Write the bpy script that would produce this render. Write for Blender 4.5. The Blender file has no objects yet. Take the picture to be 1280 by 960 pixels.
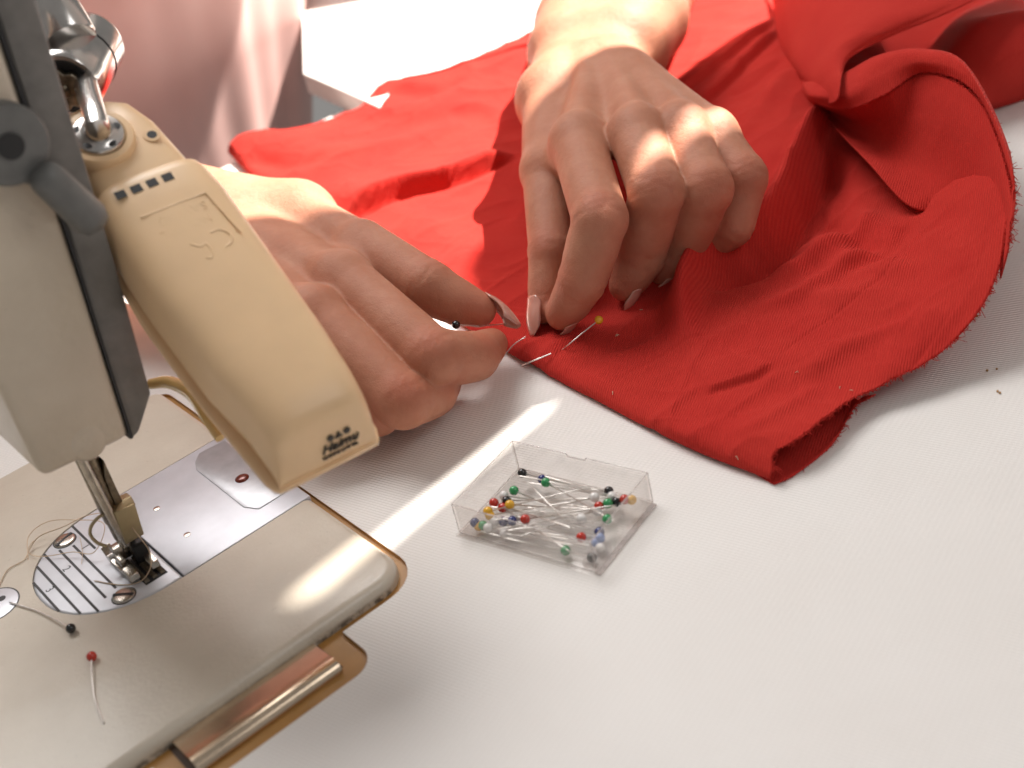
import bpy, bmesh, math, random
import numpy as np
from mathutils import Vector, Matrix
import mathutils.geometry as mg
from mathutils import noise as mnoise

random.seed(7)
rng = np.random.default_rng(7)
SC = bpy.context.scene
COL = SC.collection
CM = 0.01            # everything below is laid out in centimetres and brought to metres at the very end

# ------------------------------------------------------------------ camera
F = 1656.0           # focal length in pixels of the 1280 x 960 photograph
H = 25.0             # camera height above the table, cm
AX = np.array([0.74883994, 0.47942335, -0.4575937])      # world X, Y, Z seen in camera axes
AY = np.array([-0.63247216, 0.31064034, -0.70956434])
AZ = np.array([-0.19803465, 0.82076539, 0.53584182])
RW = np.array([AX, AY, AZ])
cam_d = bpy.data.cameras.new('camera')
cam = bpy.data.objects.new('camera', cam_d); COL.objects.link(cam)
cam_d.sensor_width = 36; cam_d.lens = F / 1280 * 36
cam_d.clip_start = 0.01; cam_d.clip_end = 50
cam.matrix_world = Matrix([list(RW[0]) + [0], list(RW[1]) + [0], list(RW[2]) + [H * CM], [0, 0, 0, 1]])
cam_d.dof.use_dof = True; cam_d.dof.focus_distance = 0.448; cam_d.dof.aperture_fstop = 10.5
SC.camera = cam

# ------------------------------------------------------------------ light and exposure
SC.view_settings.view_transform = 'Standard'
SC.view_settings.look = 'None'
SC.view_settings.exposure = -0.06
SC.view_settings.gamma = 1.0
wd = bpy.data.worlds.new('World'); SC.world = wd; wd.use_nodes = True
wb = wd.node_tree.nodes['Background']
wb.inputs['Color'].default_value = (1.0, 0.955, 0.91, 1); wb.inputs['Strength'].default_value = 0.28

LDIR = np.array([1, 0, 1.2]) / np.linalg.norm([1, 0, 1.2])
LAMP = np.array([25., 40., 0.]) + LDIR * 400
def look(o, frm, to):
    o.location = Vector(frm) * CM
    o.rotation_euler = (Vector(to) - Vector(frm)).to_track_quat('-Z', 'Y').to_euler()
sd = bpy.data.lights.new('sunlight_through_window', 'SPOT'); so = bpy.data.objects.new('sunlight_through_window', sd)
COL.objects.link(so); look(so, LAMP, (25, 40, 0))
sd.energy = 3200; sd.spot_size = math.radians(34); sd.spot_blend = 0.1; sd.shadow_soft_size = 0.018
sd.color = (1.0, 0.93, 0.84)
def area(name, frm, to, sx, sy, e, col):
    d = bpy.data.lights.new(name, 'AREA'); o = bpy.data.objects.new(name, d); COL.objects.link(o)
    d.shape = 'RECTANGLE'; d.size = sx * CM; d.size_y = sy * CM; d.energy = e; d.color = col
    look(o, frm, to); return o
area('front_fill_light', (90, -70, 130), (22, 35, 0), 80, 60, 6, (1.0, 0.975, 0.955))  # soft fill lamp added at the front right
area('back_window_light', (40, 120, 135), (25, 40, 2), 100, 65, 22, (1.0, 0.975, 0.955))

try:
    SC.cycles.use_denoising = True
    SC.cycles.max_bounces = 10; SC.cycles.transparent_max_bounces = 24
    SC.cycles.sample_clamp_indirect = 6
except Exception: pass

# ------------------------------------------------------------------ pixel -> world helpers (layout only)
def ray(u, v): return RW @ np.array([u - 640, 480 - v, -F])
def P(u, v, z=0.0):
    d = ray(u, v); return d * ((z - H) / d[2]) + np.array([0, 0, H])
def PY(u, v, Y):
    d = ray(u, v); return d * (Y / d[1]) + np.array([0, 0, H])
def PD(u, v, D):
    d = ray(u, v); return d / np.linalg.norm(d) * D + np.array([0, 0, H])
def proj(p):
    c = RW.T @ (np.array(p, float) - np.array([0, 0, H])); return (640 + F * c[0] / -c[2], 480 - F * c[1] / -c[2])

# ------------------------------------------------------------------ materials
def new_mat(name):
    m = bpy.data.materials.new(name); m.use_nodes = True
    nt = m.node_tree; b = nt.nodes['Principled BSDF']
    return m, nt, b
def setp(b, **k):
    for n, v in k.items():
        n = n.replace('_', ' ')
        if n in b.inputs: b.inputs[n].default_value = v
def rgb(c): return (c[0], c[1], c[2], 1)
def nd(nt, t, **k):
    n = nt.nodes.new(t)
    for a, v in k.items():
        if a in n.inputs: n.inputs[a].default_value = v
        else: setattr(n, a, v)
    return n
def coord(nt, scale=1.0, rot=(0, 0, 0), out='Object'):
    tc = nd(nt, 'ShaderNodeTexCoord'); mp = nd(nt, 'ShaderNodeMapping')
    s = 100 * scale if not isinstance(scale, tuple) else tuple(100 * q for q in scale)
    mp.inputs['Scale'].default_value = (s, s, s) if not isinstance(s, tuple) else s
    mp.inputs['Rotation'].default_value = rot
    nt.links.new(tc.outputs[out], mp.inputs[0]); return mp.outputs[0]
def noise_tex(nt, vec, sc, detail=4, rough=0.55):
    n = nd(nt, 'ShaderNodeTexNoise'); n.inputs['Scale'].default_value = sc; n.inputs['Detail'].default_value = detail
    n.inputs['Roughness'].default_value = rough; nt.links.new(vec, n.inputs['Vector']); return n.outputs['Fac']
def ramp(nt, fac, stops):
    r = nd(nt, 'ShaderNodeValToRGB'); e = r.color_ramp.elements
    while len(e) < len(stops): e.new(0.5)
    for k, (p, c) in enumerate(stops): e[k].position = p; e[k].color = rgb(c)
    nt.links.new(fac, r.inputs[0]); return r.outputs[0]
def bump(nt, b, h, strength, dist_cm, prev=None):
    n = nd(nt, 'ShaderNodeBump'); n.inputs['Strength'].default_value = strength; n.inputs['Distance'].default_value = dist_cm * CM
    nt.links.new(h, n.inputs['Height'])
    if prev is not None: nt.links.new(prev, n.inputs['Normal'])
    nt.links.new(n.outputs[0], b.inputs['Normal']); return n.outputs[0]
def mathn(nt, op, a, b=None, c=None):
    n = nd(nt, 'ShaderNodeMath', operation=op)
    for k, x in enumerate((a, b, c)):
        if x is None: continue
        if isinstance(x, (int, float)): n.inputs[k].default_value = x
        else: nt.links.new(x, n.inputs[k])
    return n.outputs[0]
def mixc(nt, fac, a, b, mode='MIX'):
    n = nd(nt, 'ShaderNodeMix', data_type='RGBA', blend_type=mode)
    for i, x in ((0, fac), (6, a), (7, b)):
        if isinstance(x, (int, float)): n.inputs[i].default_value = x
        elif isinstance(x, tuple): n.inputs[i].default_value = rgb(x)
        else: nt.links.new(x, n.inputs[i])
    return n.outputs[2]
def simple(name, col, rough=0.5, metal=0.0, var=0.12, vs=1.5, bumps=0.0, bs=20, **k):
    m, nt, b = new_mat(name); v = coord(nt)
    f = noise_tex(nt, v, vs)
    c2 = tuple(min(1, x * (1 + var)) for x in col); c1 = tuple(x * (1 - var) for x in col)
    nt.links.new(ramp(nt, f, [(0.3, c1), (0.7, c2)]), b.inputs['Base Color'])
    setp(b, Roughness=rough, Metallic=metal, **k)
    if bumps: bump(nt, b, noise_tex(nt, v, bs, 3), bumps, 0.02)
    return m

M = {}
# table vinyl: white with a fine woven rib
def table_mat():
    m, nt, b = new_mat('white_ribbed_vinyl')
    v = coord(nt, 1.0, (0, 0, -math.atan2(-0.959, 0.283)))
    w1 = nd(nt, 'ShaderNodeTexWave', wave_type='BANDS', bands_direction='Y'); w1.inputs['Scale'].default_value = 0.314 / 0.11
    w1.inputs['Distortion'].default_value = 0.25; w1.inputs['Detail'].default_value = 1
    nt.links.new(v, w1.inputs['Vector'])
    w2 = nd(nt, 'ShaderNodeTexWave', wave_type='BANDS', bands_direction='X'); w2.inputs['Scale'].default_value = 0.314 / 0.17
    w2.inputs['Distortion'].default_value = 0.3; nt.links.new(v, w2.inputs['Vector'])
    s = mathn(nt, 'ADD', w1.outputs['Fac'], mathn(nt, 'MULTIPLY', w2.outputs['Fac'], 0.4))
    n = noise_tex(nt, coord(nt), 0.25, 5)
    base = ramp(nt, n, [(0.3, (0.81, 0.78, 0.75)), (0.7, (0.835, 0.81, 0.785))])
    c = mixc(nt, mathn(nt, 'MULTIPLY', s, 0.18), base, (0.63, 0.585, 0.56))
    nt.links.new(c, b.inputs['Base Color']); setp(b, Roughness=0.55, Specular_IOR_Level=0.35)
    bump(nt, b, s, 0.7, 0.014); return m
M['table'] = table_mat()
# machine paint: cream, slightly hammered, glints painted in as paler specks
def paint_mat(name, c1, c2, rough=0.30, bs=9.0, bst=0.7, grime=False):
    BYF = 27.85
    m, nt, b = new_mat(name); v = coord(nt)
    n = noise_tex(nt, v, 0.5, 6); base = ramp(nt, n, [(0.3, c1), (0.7, c2)])
    sp = noise_tex(nt, v, 11, 2); spm = ramp(nt, sp, [(0.70, (0, 0, 0)), (0.76, (1, 1, 1))])
    c = mixc(nt, mathn(nt, 'MULTIPLY', spm, 0.25), base, tuple(min(1, x * 1.35) for x in c2))
    ds = noise_tex(nt, v, 4.3, 3); dm = ramp(nt, ds, [(0.70, (0, 0, 0)), (0.74, (1, 1, 1))])
    c = mixc(nt, mathn(nt, 'MULTIPLY', dm, 0.35), c, tuple(x * 0.75 for x in c1))
    sx = nd(nt, 'ShaderNodeSeparateXYZ'); nt.links.new(v, sx.inputs[0])
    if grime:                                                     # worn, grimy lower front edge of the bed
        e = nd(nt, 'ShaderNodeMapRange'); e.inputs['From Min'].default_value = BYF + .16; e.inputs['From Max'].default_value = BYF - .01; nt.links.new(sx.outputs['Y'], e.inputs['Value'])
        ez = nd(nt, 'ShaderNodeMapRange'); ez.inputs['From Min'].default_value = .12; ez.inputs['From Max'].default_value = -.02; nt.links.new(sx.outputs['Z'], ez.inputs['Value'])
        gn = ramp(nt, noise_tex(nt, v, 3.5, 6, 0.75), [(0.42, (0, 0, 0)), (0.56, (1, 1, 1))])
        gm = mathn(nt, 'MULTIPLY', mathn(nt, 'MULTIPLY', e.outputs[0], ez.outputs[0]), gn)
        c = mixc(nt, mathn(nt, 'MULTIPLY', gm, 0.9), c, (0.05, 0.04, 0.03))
    ch = ramp(nt, noise_tex(nt, v, 2.1, 7, 0.8), [(0.705, (0, 0, 0)), (0.72, (1, 1, 1))])
    c = mixc(nt, mathn(nt, 'MULTIPLY', ch, 0.6), c, (0.16, 0.12, 0.09))
    nt.links.new(c, b.inputs['Base Color']); setp(b, Roughness=rough, Coat_Weight=0.25, Coat_Roughness=0.2)
    bump(nt, b, noise_tex(nt, v, bs, 2, 0.4), bst, 0.03); return m
M['bed'] = paint_mat('cream_machine_enamel', (0.54, 0.475, 0.39), (0.60, 0.535, 0.445), 0.40, 9.0, 0.45, grime=True)
M['head'] = paint_mat('beige_machine_enamel', (0.51, 0.43, 0.335), (0.57, 0.49, 0.39), 0.36, 4.0, 0.8)
M['trim'] = simple('dark_grey_enamel', (0.155, 0.147, 0.137), 0.42, 0, 0.15, 2, 0.15, 30)
M['lever'] = simple('grey_lever_plastic', (0.13, 0.13, 0.125), 0.42, 0, 0.12, 2, 0.1, 25)
M['black'] = simple('black_rubber', (0.012, 0.012, 0.013), 0.5)
M['cream'] = simple('cream_lamp_plastic', (0.80, 0.55, 0.32), 0.40, 0, 0.04, 0.6, 0.05, 25, Coat_Weight=0.12, Coat_Roughness=0.3, Subsurface_Weight=0.08, Subsurface_Radius=(0.01, 0.006, 0.003))
M['cream2'] = simple('amber_lamp_lens', (0.62, 0.42, 0.16), 0.2, 0, 0.05, 1, Coat_Weight=0.5)
M['chrome'] = simple('chrome', (0.55, 0.53, 0.51), 0.20, 1.0, 0.06, 2)
M['chrome_worn'] = simple('worn_chrome', (0.50, 0.46, 0.41), 0.26, 1.0, 0.25, 3, 0.2, 12)
M['steel'] = simple('brushed_steel', (0.60, 0.61, 0.65), 0.40, 0.35, 0.05, 1.2, 0.12, 60)
M['steel2'] = simple('dull_steel', (0.54, 0.54, 0.58), 0.42, 0.35, 0.06, 1.2, 0.12, 60)
M['oily'] = simple('oily_steel', (0.22, 0.185, 0.14), 0.30, 1.0, 0.45, 5, 0.3, 18)
M['brass'] = simple('gold_coated_steel', (0.44, 0.36, 0.22), 0.42, 0.85, 0.06, 1.5, 0.1, 20)
M['wood'] = simple('varnished_brown_board', (0.40, 0.20, 0.05), 0.40, 0, 0.15, 0.6, 0.1, 8)
M['darkwood'] = simple('dark_gap', (0.06, 0.03, 0.015), 0.6)
M['rust'] = simple('rusty_red_grease', (0.16, 0.03, 0.018), 0.18, 0.2, 0.4, 8, 0.4, 15)
M['slot'] = simple('groove_black', (0.015, 0.015, 0.017), 0.5)
M['print'] = simple('printed_black', (0.03, 0.025, 0.02), 0.5)
M['thread'] = simple('cream_thread', (0.62, 0.47, 0.33), 0.8)
M['needle'] = simple('pin_steel', (0.82, 0.78, 0.74), 0.32, 1.0, 0.1, 3)
M['white'] = simple('white_board', (0.80, 0.79, 0.77), 0.5, 0, 0.03)
M['blocker'] = simple('white_blocker', (0.75, 0.73, 0.70), 0.8, 0, 0.03)
M['nail'] = simple('pink_nail', (0.64, 0.32, 0.25), 0.16, 0, 0.05, 2, Coat_Weight=0.8, Coat_Roughness=0.06, Subsurface_Weight=0.2, Subsurface_Radius=(0.005, 0.002, 0.001))

def fabric_mat():
    m, nt, b = new_mat('red_twill_linen')
    v = coord(nt, 1.0, (0, 0, math.radians(38)), 'UV'); 
    tc = coord(nt)
    w = nd(nt, 'ShaderNodeTexWave', wave_type='BANDS', bands_direction='X'); w.inputs['Scale'].default_value = 0.314 / 0.085
    w.inputs['Distortion'].default_value = 1.2; w.inputs['Detail'].default_value = 2; w.inputs['Detail Scale'].default_value = 3
    nt.links.new(coord(nt, 1.0, (0, 0, math.radians(62))), w.inputs['Vector'])
    n1 = noise_tex(nt, tc, 0.35, 5); n2 = noise_tex(nt, tc, 14, 3, 0.7)
    base = ramp(nt, n1, [(0.3, (0.50, 0.024, 0.019)), (0.7, (0.58, 0.042, 0.029))])
    f = mathn(nt, 'MULTIPLY', w.outputs['Fac'], 0.55)
    c = mixc(nt, f, base, (0.42, 0.010, 0.012))
    sl = noise_tex(nt, coord(nt, (3.0, 16.0, 3.0), (0, 0, math.radians(62))), 1.0, 3, 0.7)
    c = mixc(nt, mathn(nt, 'MULTIPLY', sl, 0.35), c, (0.40, 0.012, 0.014))
    c = mixc(nt, mathn(nt, 'MULTIPLY', n2, 0.30), c, (0.72, 0.075, 0.05))
    nt.links.new(c, b.inputs['Base Color'])
    setp(b, Roughness=0.9, Specular_IOR_Level=0.12, Sheen_Weight=0.06, Sheen_Roughness=0.5)
    b.inputs['Sheen Tint'].default_value = (1, 0.35, 0.28, 1)
    bn = bump(nt, b, mathn(nt, 'ADD', w.outputs['Fac'], n2), 0.8, 0.025)
    bump(nt, b, noise_tex(nt, tc, 1.0, 4, 0.5), 0.4, 0.16, bn)
    return m
M['red'] = fabric_mat()

def skin_mat():
    m, nt, b = new_mat('skin')
    v = coord(nt)
    n = noise_tex(nt, v, 0.55, 4); n2 = noise_tex(nt, v, 3.2, 4)
    base = ramp(nt, n, [(0.30, (0.48, 0.205, 0.122)), (0.55, (0.54, 0.25, 0.158)), (0.75, (0.59, 0.30, 0.195))])
    c = mixc(nt, mathn(nt, 'MULTIPLY', n2, 0.45), base, (0.37, 0.12, 0.068))
    # ruddier joints and finger ends, painted per vertex as skin colour
    at = nd(nt, 'ShaderNodeAttribute', attribute_name='ruddy')
    c = mixc(nt, mathn(nt, 'MULTIPLY', at.outputs['Fac'], 0.85), c, (0.47, 0.115, 0.065))
    nt.links.new(c, b.inputs['Base Color'])
    setp(b, Roughness=0.50, Specular_IOR_Level=0.30, Subsurface_Weight=0.25)
    b.inputs['Subsurface Radius'].default_value = (0.0035, 0.0013, 0.0008)
    b.inputs['Subsurface Scale'].default_value = 1.0 if 'Subsurface Scale' in b.inputs else 1.0
    vo = nd(nt, 'ShaderNodeTexVoronoi', feature='DISTANCE_TO_EDGE'); vo.inputs['Scale'].default_value = 11
    nt.links.new(v, vo.inputs['Vector'])
    cells = mathn(nt, 'MINIMUM', vo.outputs['Distance'], 0.12)
    bn = bump(nt, b, cells, 0.5, 0.06)
    bump(nt, b, noise_tex(nt, v, 4.0, 6, 0.7), 0.55, 0.08, bn)
    return m
M['skin'] = skin_mat()

def shirt_mat():
    m, nt, b = new_mat('dusty_pink_cotton')
    v = coord(nt)
    n = noise_tex(nt, v, 0.09, 3); base = ramp(nt, n, [(0.35, (0.60, 0.36, 0.33)), (0.65, (0.70, 0.49, 0.46))])
    nt.links.new(base, b.inputs['Base Color']); setp(b, Roughness=1.0, Specular_IOR_Level=0.1)
    return m
M['shirt'] = shirt_mat()

def acrylic(name, op, tint, ior=1.25):
    m = bpy.data.materials.new(name); m.use_nodes = True; nt = m.node_tree; nt.nodes.clear()
    o = nd(nt, 'ShaderNodeOutputMaterial'); t = nd(nt, 'ShaderNodeBsdfTransparent'); t.inputs[0].default_value = rgb(tint)
    g = nd(nt, 'ShaderNodeBsdfGlossy'); g.inputs['Roughness'].default_value = 0.06; g.inputs[0].default_value = (1, 1, 1, 1)
    df = nd(nt, 'ShaderNodeBsdfDiffuse'); df.inputs[0].default_value = (0.74, 0.68, 0.66, 1)
    lw = nd(nt, 'ShaderNodeLayerWeight'); lw.inputs[0].default_value = .5; fq = mathn(nt, 'POWER', lw.outputs['Facing'], 3.5); fq = mathn(nt, 'MULTIPLY_ADD', fq, 0.35, 0.035)
    v = coord(nt); nn = ramp(nt, noise_tex(nt, v, 1.2, 6, 0.7), [(0.45, (op, op, op)), (0.75, (op * 2, op * 2, op * 2))])
    a = nd(nt, 'ShaderNodeMixShader'); nt.links.new(nn, a.inputs[0]); nt.links.new(t.outputs[0], a.inputs[1]); nt.links.new(df.outputs[0], a.inputs[2])
    c = nd(nt, 'ShaderNodeMixShader'); nt.links.new(fq, c.inputs[0]); nt.links.new(a.outputs[0], c.inputs[1]); nt.links.new(g.outputs[0], c.inputs[2])
    nt.links.new(c.outputs[0], o.inputs[0]); return m
M['acrylic'] = acrylic('clear_acrylic', 0.055, (0.975, 0.97, 0.965))
M['acrylic_edge'] = acrylic('acrylic_edge', 0.30, (0.93, 0.91, 0.90))

HEADC = dict(black=(0.008, 0.008, 0.009), navy=(0.006, 0.02, 0.14), green=(0.03, 0.30, 0.10), white=(0.80, 0.78, 0.76),
             red=(0.50, 0.025, 0.01), yellow=(0.78, 0.42, 0.02), blue=(0.16, 0.26, 0.55))
for k, c in HEADC.items():
    M['h_' + k] = simple('glossy_%s_bead' % k, c, 0.14, 0, 0.03, 2, Coat_Weight=0.5)

# ------------------------------------------------------------------ object helpers
def setprops(o, label=None, cat=None, group=None, kind=None):
    if label: o['label'] = label
    if cat: o['category'] = cat
    if group: o['group'] = group
    if kind: o['kind'] = kind
    return o
def mesh_obj(name, verts, faces, mat, parent=None, smooth=True, loc=None):
    me = bpy.data.meshes.new(name); me.from_pydata([tuple(map(float, v)) for v in verts], [], [tuple(map(int, f)) for f in faces]); me.update()
    return link_mesh(name, me, mat, parent, smooth)
def link_mesh(name, me, mat, parent=None, smooth=True):
    if mat is not None: me.materials.append(mat)
    if smooth: me.polygons.foreach_set('use_smooth', [True] * len(me.polygons))
    o = bpy.data.objects.new(name, me); COL.objects.link(o)
    if parent is not None:
        o.parent = parent
        w = parent.location.copy(); q = parent.parent
        while q: w += q.location; q = q.parent
        o.location = -w
    return o
def empty(name, loc, label, cat, group=None):
    o = bpy.data.objects.new(name, None); COL.objects.link(o); o.location = Vector([float(x) for x in loc]); o.empty_display_size = 1
    return setprops(o, label, cat, group)
def bm_obj(name, bm, mat, parent=None, smooth=False, autosmooth=None):
    bmesh.ops.recalc_face_normals(bm, faces=bm.faces)
    me = bpy.data.meshes.new(name); bm.to_mesh(me); bm.free()
    o = link_mesh(name, me, mat, parent, True if autosmooth else smooth)
    if autosmooth: me.set_sharp_from_angle(angle=math.radians(autosmooth))
    return o
def frame(z, x=None):
    z = np.array(z, float); z /= np.linalg.norm(z)
    x = np.array(x if x is not None else ([1, 0, 0] if abs(z[0]) < 0.9 else [0, 1, 0]), float); x = x - z * (x @ z); x /= np.linalg.norm(x)
    return x, np.cross(z, x), z
def add_lathe(bm, a, b, prof, seg=32, x=None):
    """prof: list of (t along a->b in cm, radius)"""
    a = np.array(a, float); b = np.array(b, float); X, Y, Z = frame(b - a, x)
    rings = []
    for t, r in prof:
        rings.append([bm.verts.new(tuple(a + Z * t + (X * math.cos(q) + Y * math.sin(q)) * r)) for q in np.linspace(0, 2 * math.pi, seg, endpoint=False)])
    for r0, r1 in zip(rings, rings[1:]):
        for k in range(seg): bm.faces.new((r0[k], r0[(k + 1) % seg], r1[(k + 1) % seg], r1[k]))
    bm.faces.new(rings[0][::-1]); bm.faces.new(rings[-1])
def lathe(name, a, b, prof, mat, parent=None, seg=32, auto=35):
    bm = bmesh.new(); add_lathe(bm, a, b, prof, seg); return bm_obj(name, bm, mat, parent, autosmooth=auto)
def add_tube(bm, pts, r, seg=8, closed=False):
    pts = [np.array(p, float) for p in pts]; n = len(pts)
    rs = np.interp(np.linspace(0, 1, n), np.linspace(0, 1, len(r)), r) if hasattr(r, '__len__') else [r] * n
    t0 = pts[1] - pts[0]; X, Y, Z = frame(t0)
    rings = []
    for i, p in enumerate(pts):
        t = pts[min(i + 1, n - 1)] - pts[max(i - 1, 0)]; t = t / (np.linalg.norm(t) + 1e-9)
        X = X - t * (X @ t); X /= np.linalg.norm(X); Y = np.cross(t, X)
        rings.append([bm.verts.new(tuple(p + (X * math.cos(q) + Y * math.sin(q)) * rs[i])) for q in np.linspace(0, 2 * math.pi, seg, endpoint=False)])
    for r0, r1 in zip(rings, rings[1:]):
        for k in range(seg): bm.faces.new((r0[k], r0[(k + 1) % seg], r1[(k + 1) % seg], r1[k]))
    bm.faces.new(rings[0][::-1]); bm.faces.new(rings[-1])
def catmull(pts, n, closed=False):
    pts = np.array(pts, float); m = len(pts)
    if m == 2: 
        t = np.linspace(0, 1, n)[:, None]; return pts[0] * (1 - t) + pts[1] * t
    ext = np.vstack([2 * pts[0] - pts[1], pts, 2 * pts[-1] - pts[-2]])
    out = []
    for s in np.linspace(0, m - 1, n):
        i = min(int(s), m - 2); t = s - i
        p0, p1, p2, p3 = ext[i], ext[i + 1], ext[i + 2], ext[i + 3]
        out.append(0.5 * ((2 * p1) + (-p0 + p2) * t + (2 * p0 - 5 * p1 + 4 * p2 - p3) * t * t + (-p0 + 3 * p1 - 3 * p2 + p3) * t ** 3))
    return np.array(out)
def tube(name, pts, r, mat, parent=None, seg=8, n=None):
    if n: pts = catmull(pts, n)
    bm = bmesh.new(); add_tube(bm, pts, r, seg); return bm_obj(name, bm, mat, parent, autosmooth=50)
def prism(name, poly, d, mat, parent=None, bevel=0.0, seg=3, auto=35):
    """poly: list of 3-d points (planar outline); extruded by vector d"""
    bm = bmesh.new(); d = Vector([float(x) for x in d])
    vs = [bm.verts.new(tuple(map(float, p))) for p in poly]; f = bm.faces.new(vs)
    r = bmesh.ops.extrude_face_region(bm, geom=[f])
    bmesh.ops.translate(bm, verts=[e for e in r['geom'] if isinstance(e, bmesh.types.BMVert)], vec=d)
    bmesh.ops.recalc_face_normals(bm, faces=bm.faces)
    if bevel:
        es = [e for e in bm.edges if e.calc_face_angle(0) > math.radians(25)]
        bmesh.ops.bevel(bm, geom=es, offset=bevel, segments=seg, affect='EDGES', profile=0.5, clamp_overlap=True)
    return bm_obj(name, bm, mat, parent, autosmooth=auto)
def box(name, lo, hi, mat, parent=None, bevel=0.0, seg=2, auto=35):
    (x0, y0, z0), (x1, y1, z1) = lo, hi
    return prism(name, [(x0, y0, z0), (x1, y0, z0), (x1, y1, z0), (x0, y1, z0)], (0, 0, z1 - z0), mat, parent, bevel, seg, auto)
def rounded(poly, rad, seg=6):
    """2-d polygon with rounded corners; rad per corner"""
    out = []; n = len(poly)
    for i in range(n):
        p = np.array(poly[i], float); a = np.array(poly[i - 1], float); b = np.array(poly[(i + 1) % n], float)
        r = rad[i] if hasattr(rad, '__len__') else rad
        if r <= 0: out.append(tuple(p)); continue
        u = (a - p) / np.linalg.norm(a - p); w = (b - p) / np.linalg.norm(b - p)
        ang = math.acos(max(-1, min(1, u @ w))); t = r / math.tan(ang / 2)
        s, e = p + u * t, p + w * t; c = p + (u + w) / np.linalg.norm(u + w) * (r / math.sin(ang / 2))
        a0 = math.atan2(*(s - c)[::-1]); a1 = math.atan2(*(e - c)[::-1]); da = (a1 - a0 + math.pi) % (2 * math.pi) - math.pi
        for k in range(seg + 1): q = a0 + da * k / seg; out.append((c[0] + r * math.cos(q), c[1] + r * math.sin(q)))
    return out
def sheet_with_hole(name, outer, holes, z, mat, parent=None, thick=0.0, kind=None):
    loops = [[Vector((x, y, 0)) for x, y in l] for l in [outer] + holes]
    tris = mg.tessellate_polygon(loops); pts = [(x, y, z) for l in [outer] + holes for x, y in l]
    bm = bmesh.new(); vs = [bm.verts.new(p) for p in pts]
    for t in tris:
        try: bm.faces.new([vs[i] for i in t])
        except ValueError: pass
    bmesh.ops.recalc_face_normals(bm, faces=bm.faces)
    if bm.faces[:] and sum(f.normal.z for f in bm.faces) < 0: bmesh.ops.reverse_faces(bm, faces=bm.faces)
    if thick:
        r = bmesh.ops.extrude_face_region(bm, geom=bm.faces[:])
        bmesh.ops.translate(bm, verts=[e for e in r['geom'] if isinstance(e, bmesh.types.BMVert)], vec=(0, 0, -thick))
    return bm_obj(name, bm, mat, parent)

# ------------------------------------------------------------------ the table
BX1, BY0, BY1, BZ = 12.97, 27.85, 44.5, 0.40          # machine bed: right side, front side, back side, top
g = 0.28
bedcut = rounded([(-30, BY0 - g), (BX1 + g, BY0 - g), (BX1 + g, BY1 + g), (-30, BY1 + g)], [0, 1.0, 0.6, 0])
# notch for the hinge: outline read from the brown recess at the lower edge
nb = P(470, 830, 0); nX1 = P(466, 826, 0)[0]; nY0 = P(330, 932, 0)[1]
NX1 = float(P(471, 825, 0)[0]); NX1 = NX1
NY0 = float(P(380, 893, 0)[1])
cut = rounded([(-30, BY0 - g), (3.2, BY0 - g), (3.2, NY0), (NX1, NY0), (NX1, BY0 - g), (BX1 + g, BY0 - g), (BX1 + g, BY1 + g), (-30, BY1 + g)],
              [0, 0, 0.5, 0.75, 0, 1.3, 0.6, 0])
cut = [(x, y) for x, y in cut]
outer = [(-60, -30), (95, -30), (95, 62.6), (-60, 62.6)]
cut[0] = (-30, BY0 - g); 
table = sheet_with_hole('table_top', outer, [cut], 0.0, M['table'], None, 0.0)
setprops(table, 'white ribbed vinyl table top with a cut-out for the sewing machine', None, None, 'structure')
# board edge round the cut-out and the brown floor of the recess
bm = bmesh.new(); n = len(cut)
lo = [bm.verts.new((x, y, -1.6)) for x, y in cut]; hi = [bm.verts.new((x, y, -0.004)) for x, y in cut]
for i in range(n): bm.faces.new((lo[i], lo[(i + 1) % n], hi[(i + 1) % n], hi[i]))
rim = bm_obj('cutout_rim', bm, M['wood'], table)
fl = sheet_with_hole('recess_floor', [(-30, NY0 - .3), (BX1 + .6, NY0 - .3), (BX1 + .6, BY1 + .6), (-30, BY1 + .6)], [], -0.13, M['wood'], table)

# white slab at the back, catching the sun
slab_px = [(372, -120), (378, 40), (379, 92), (425, 112), (474, 134), (490, 112), (565, 96), (680, 66), (800, 10), (960, -60)]
slab_poly = [tuple(P(u, v, 1.2)[:2]) for u, v in slab_px] + [(120, 60), (120, 170)]
slab = prism('white_slab', [(x, y, 0.004) for x, y in slab_poly], (0, 0, 1.196), M['white'], None, 0.06)
setprops(slab, 'white board glaring in the sun on the table behind the red fabric', 'board')

# unseen panel added in the sun's path: its cut edge and slots shape the light
def to_blocker(x, y, XB=75.0):
    p = np.array([x, y, 0.0]); t = (XB - x) / (LAMP[0] - x); q = p + (LAMP - p) * t; return (q[1], q[2])
Bd = [(-60, 60), (5, 60), (8, 54), (10.6, 45.2), (13, 44.2), (15.2, 43.6), (17.5, 42), (20, 39.5), (22, 37.0), (23.3, 38.2), (24.5, 40.2), (26.7, 41.3), (28.9, 41.4), (30.6, 40.4), (32, 40), (36, 42.6), (41.5, 45.0), (49, 45.9), (60, 46.5)]
Bd = catmull([(x, y, 0) for x, y in Bd[2:-1]], 60)[:, :2]
upper = [(-60, 54.0)] + [tuple(q) for q in Bd] + [(60, 46.5)]
loopo = [to_blocker(*q) for q in upper] + [to_blocker(60, -60), to_blocker(-60, -60)]
slit_up = [(9.5, 29.72), (11, 29.92), (14, 30.32), (21.0, 31.15), (24, 32.7), (28, 33.0), (30, 32.9)]
slit_dn = [(30, 32.2), (28, 32.3), (24.0, 32.1), (21.6, 30.85), (14, 29.75), (11, 29.25), (9.7, 29.0), (9.2, 29.4)]
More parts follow.
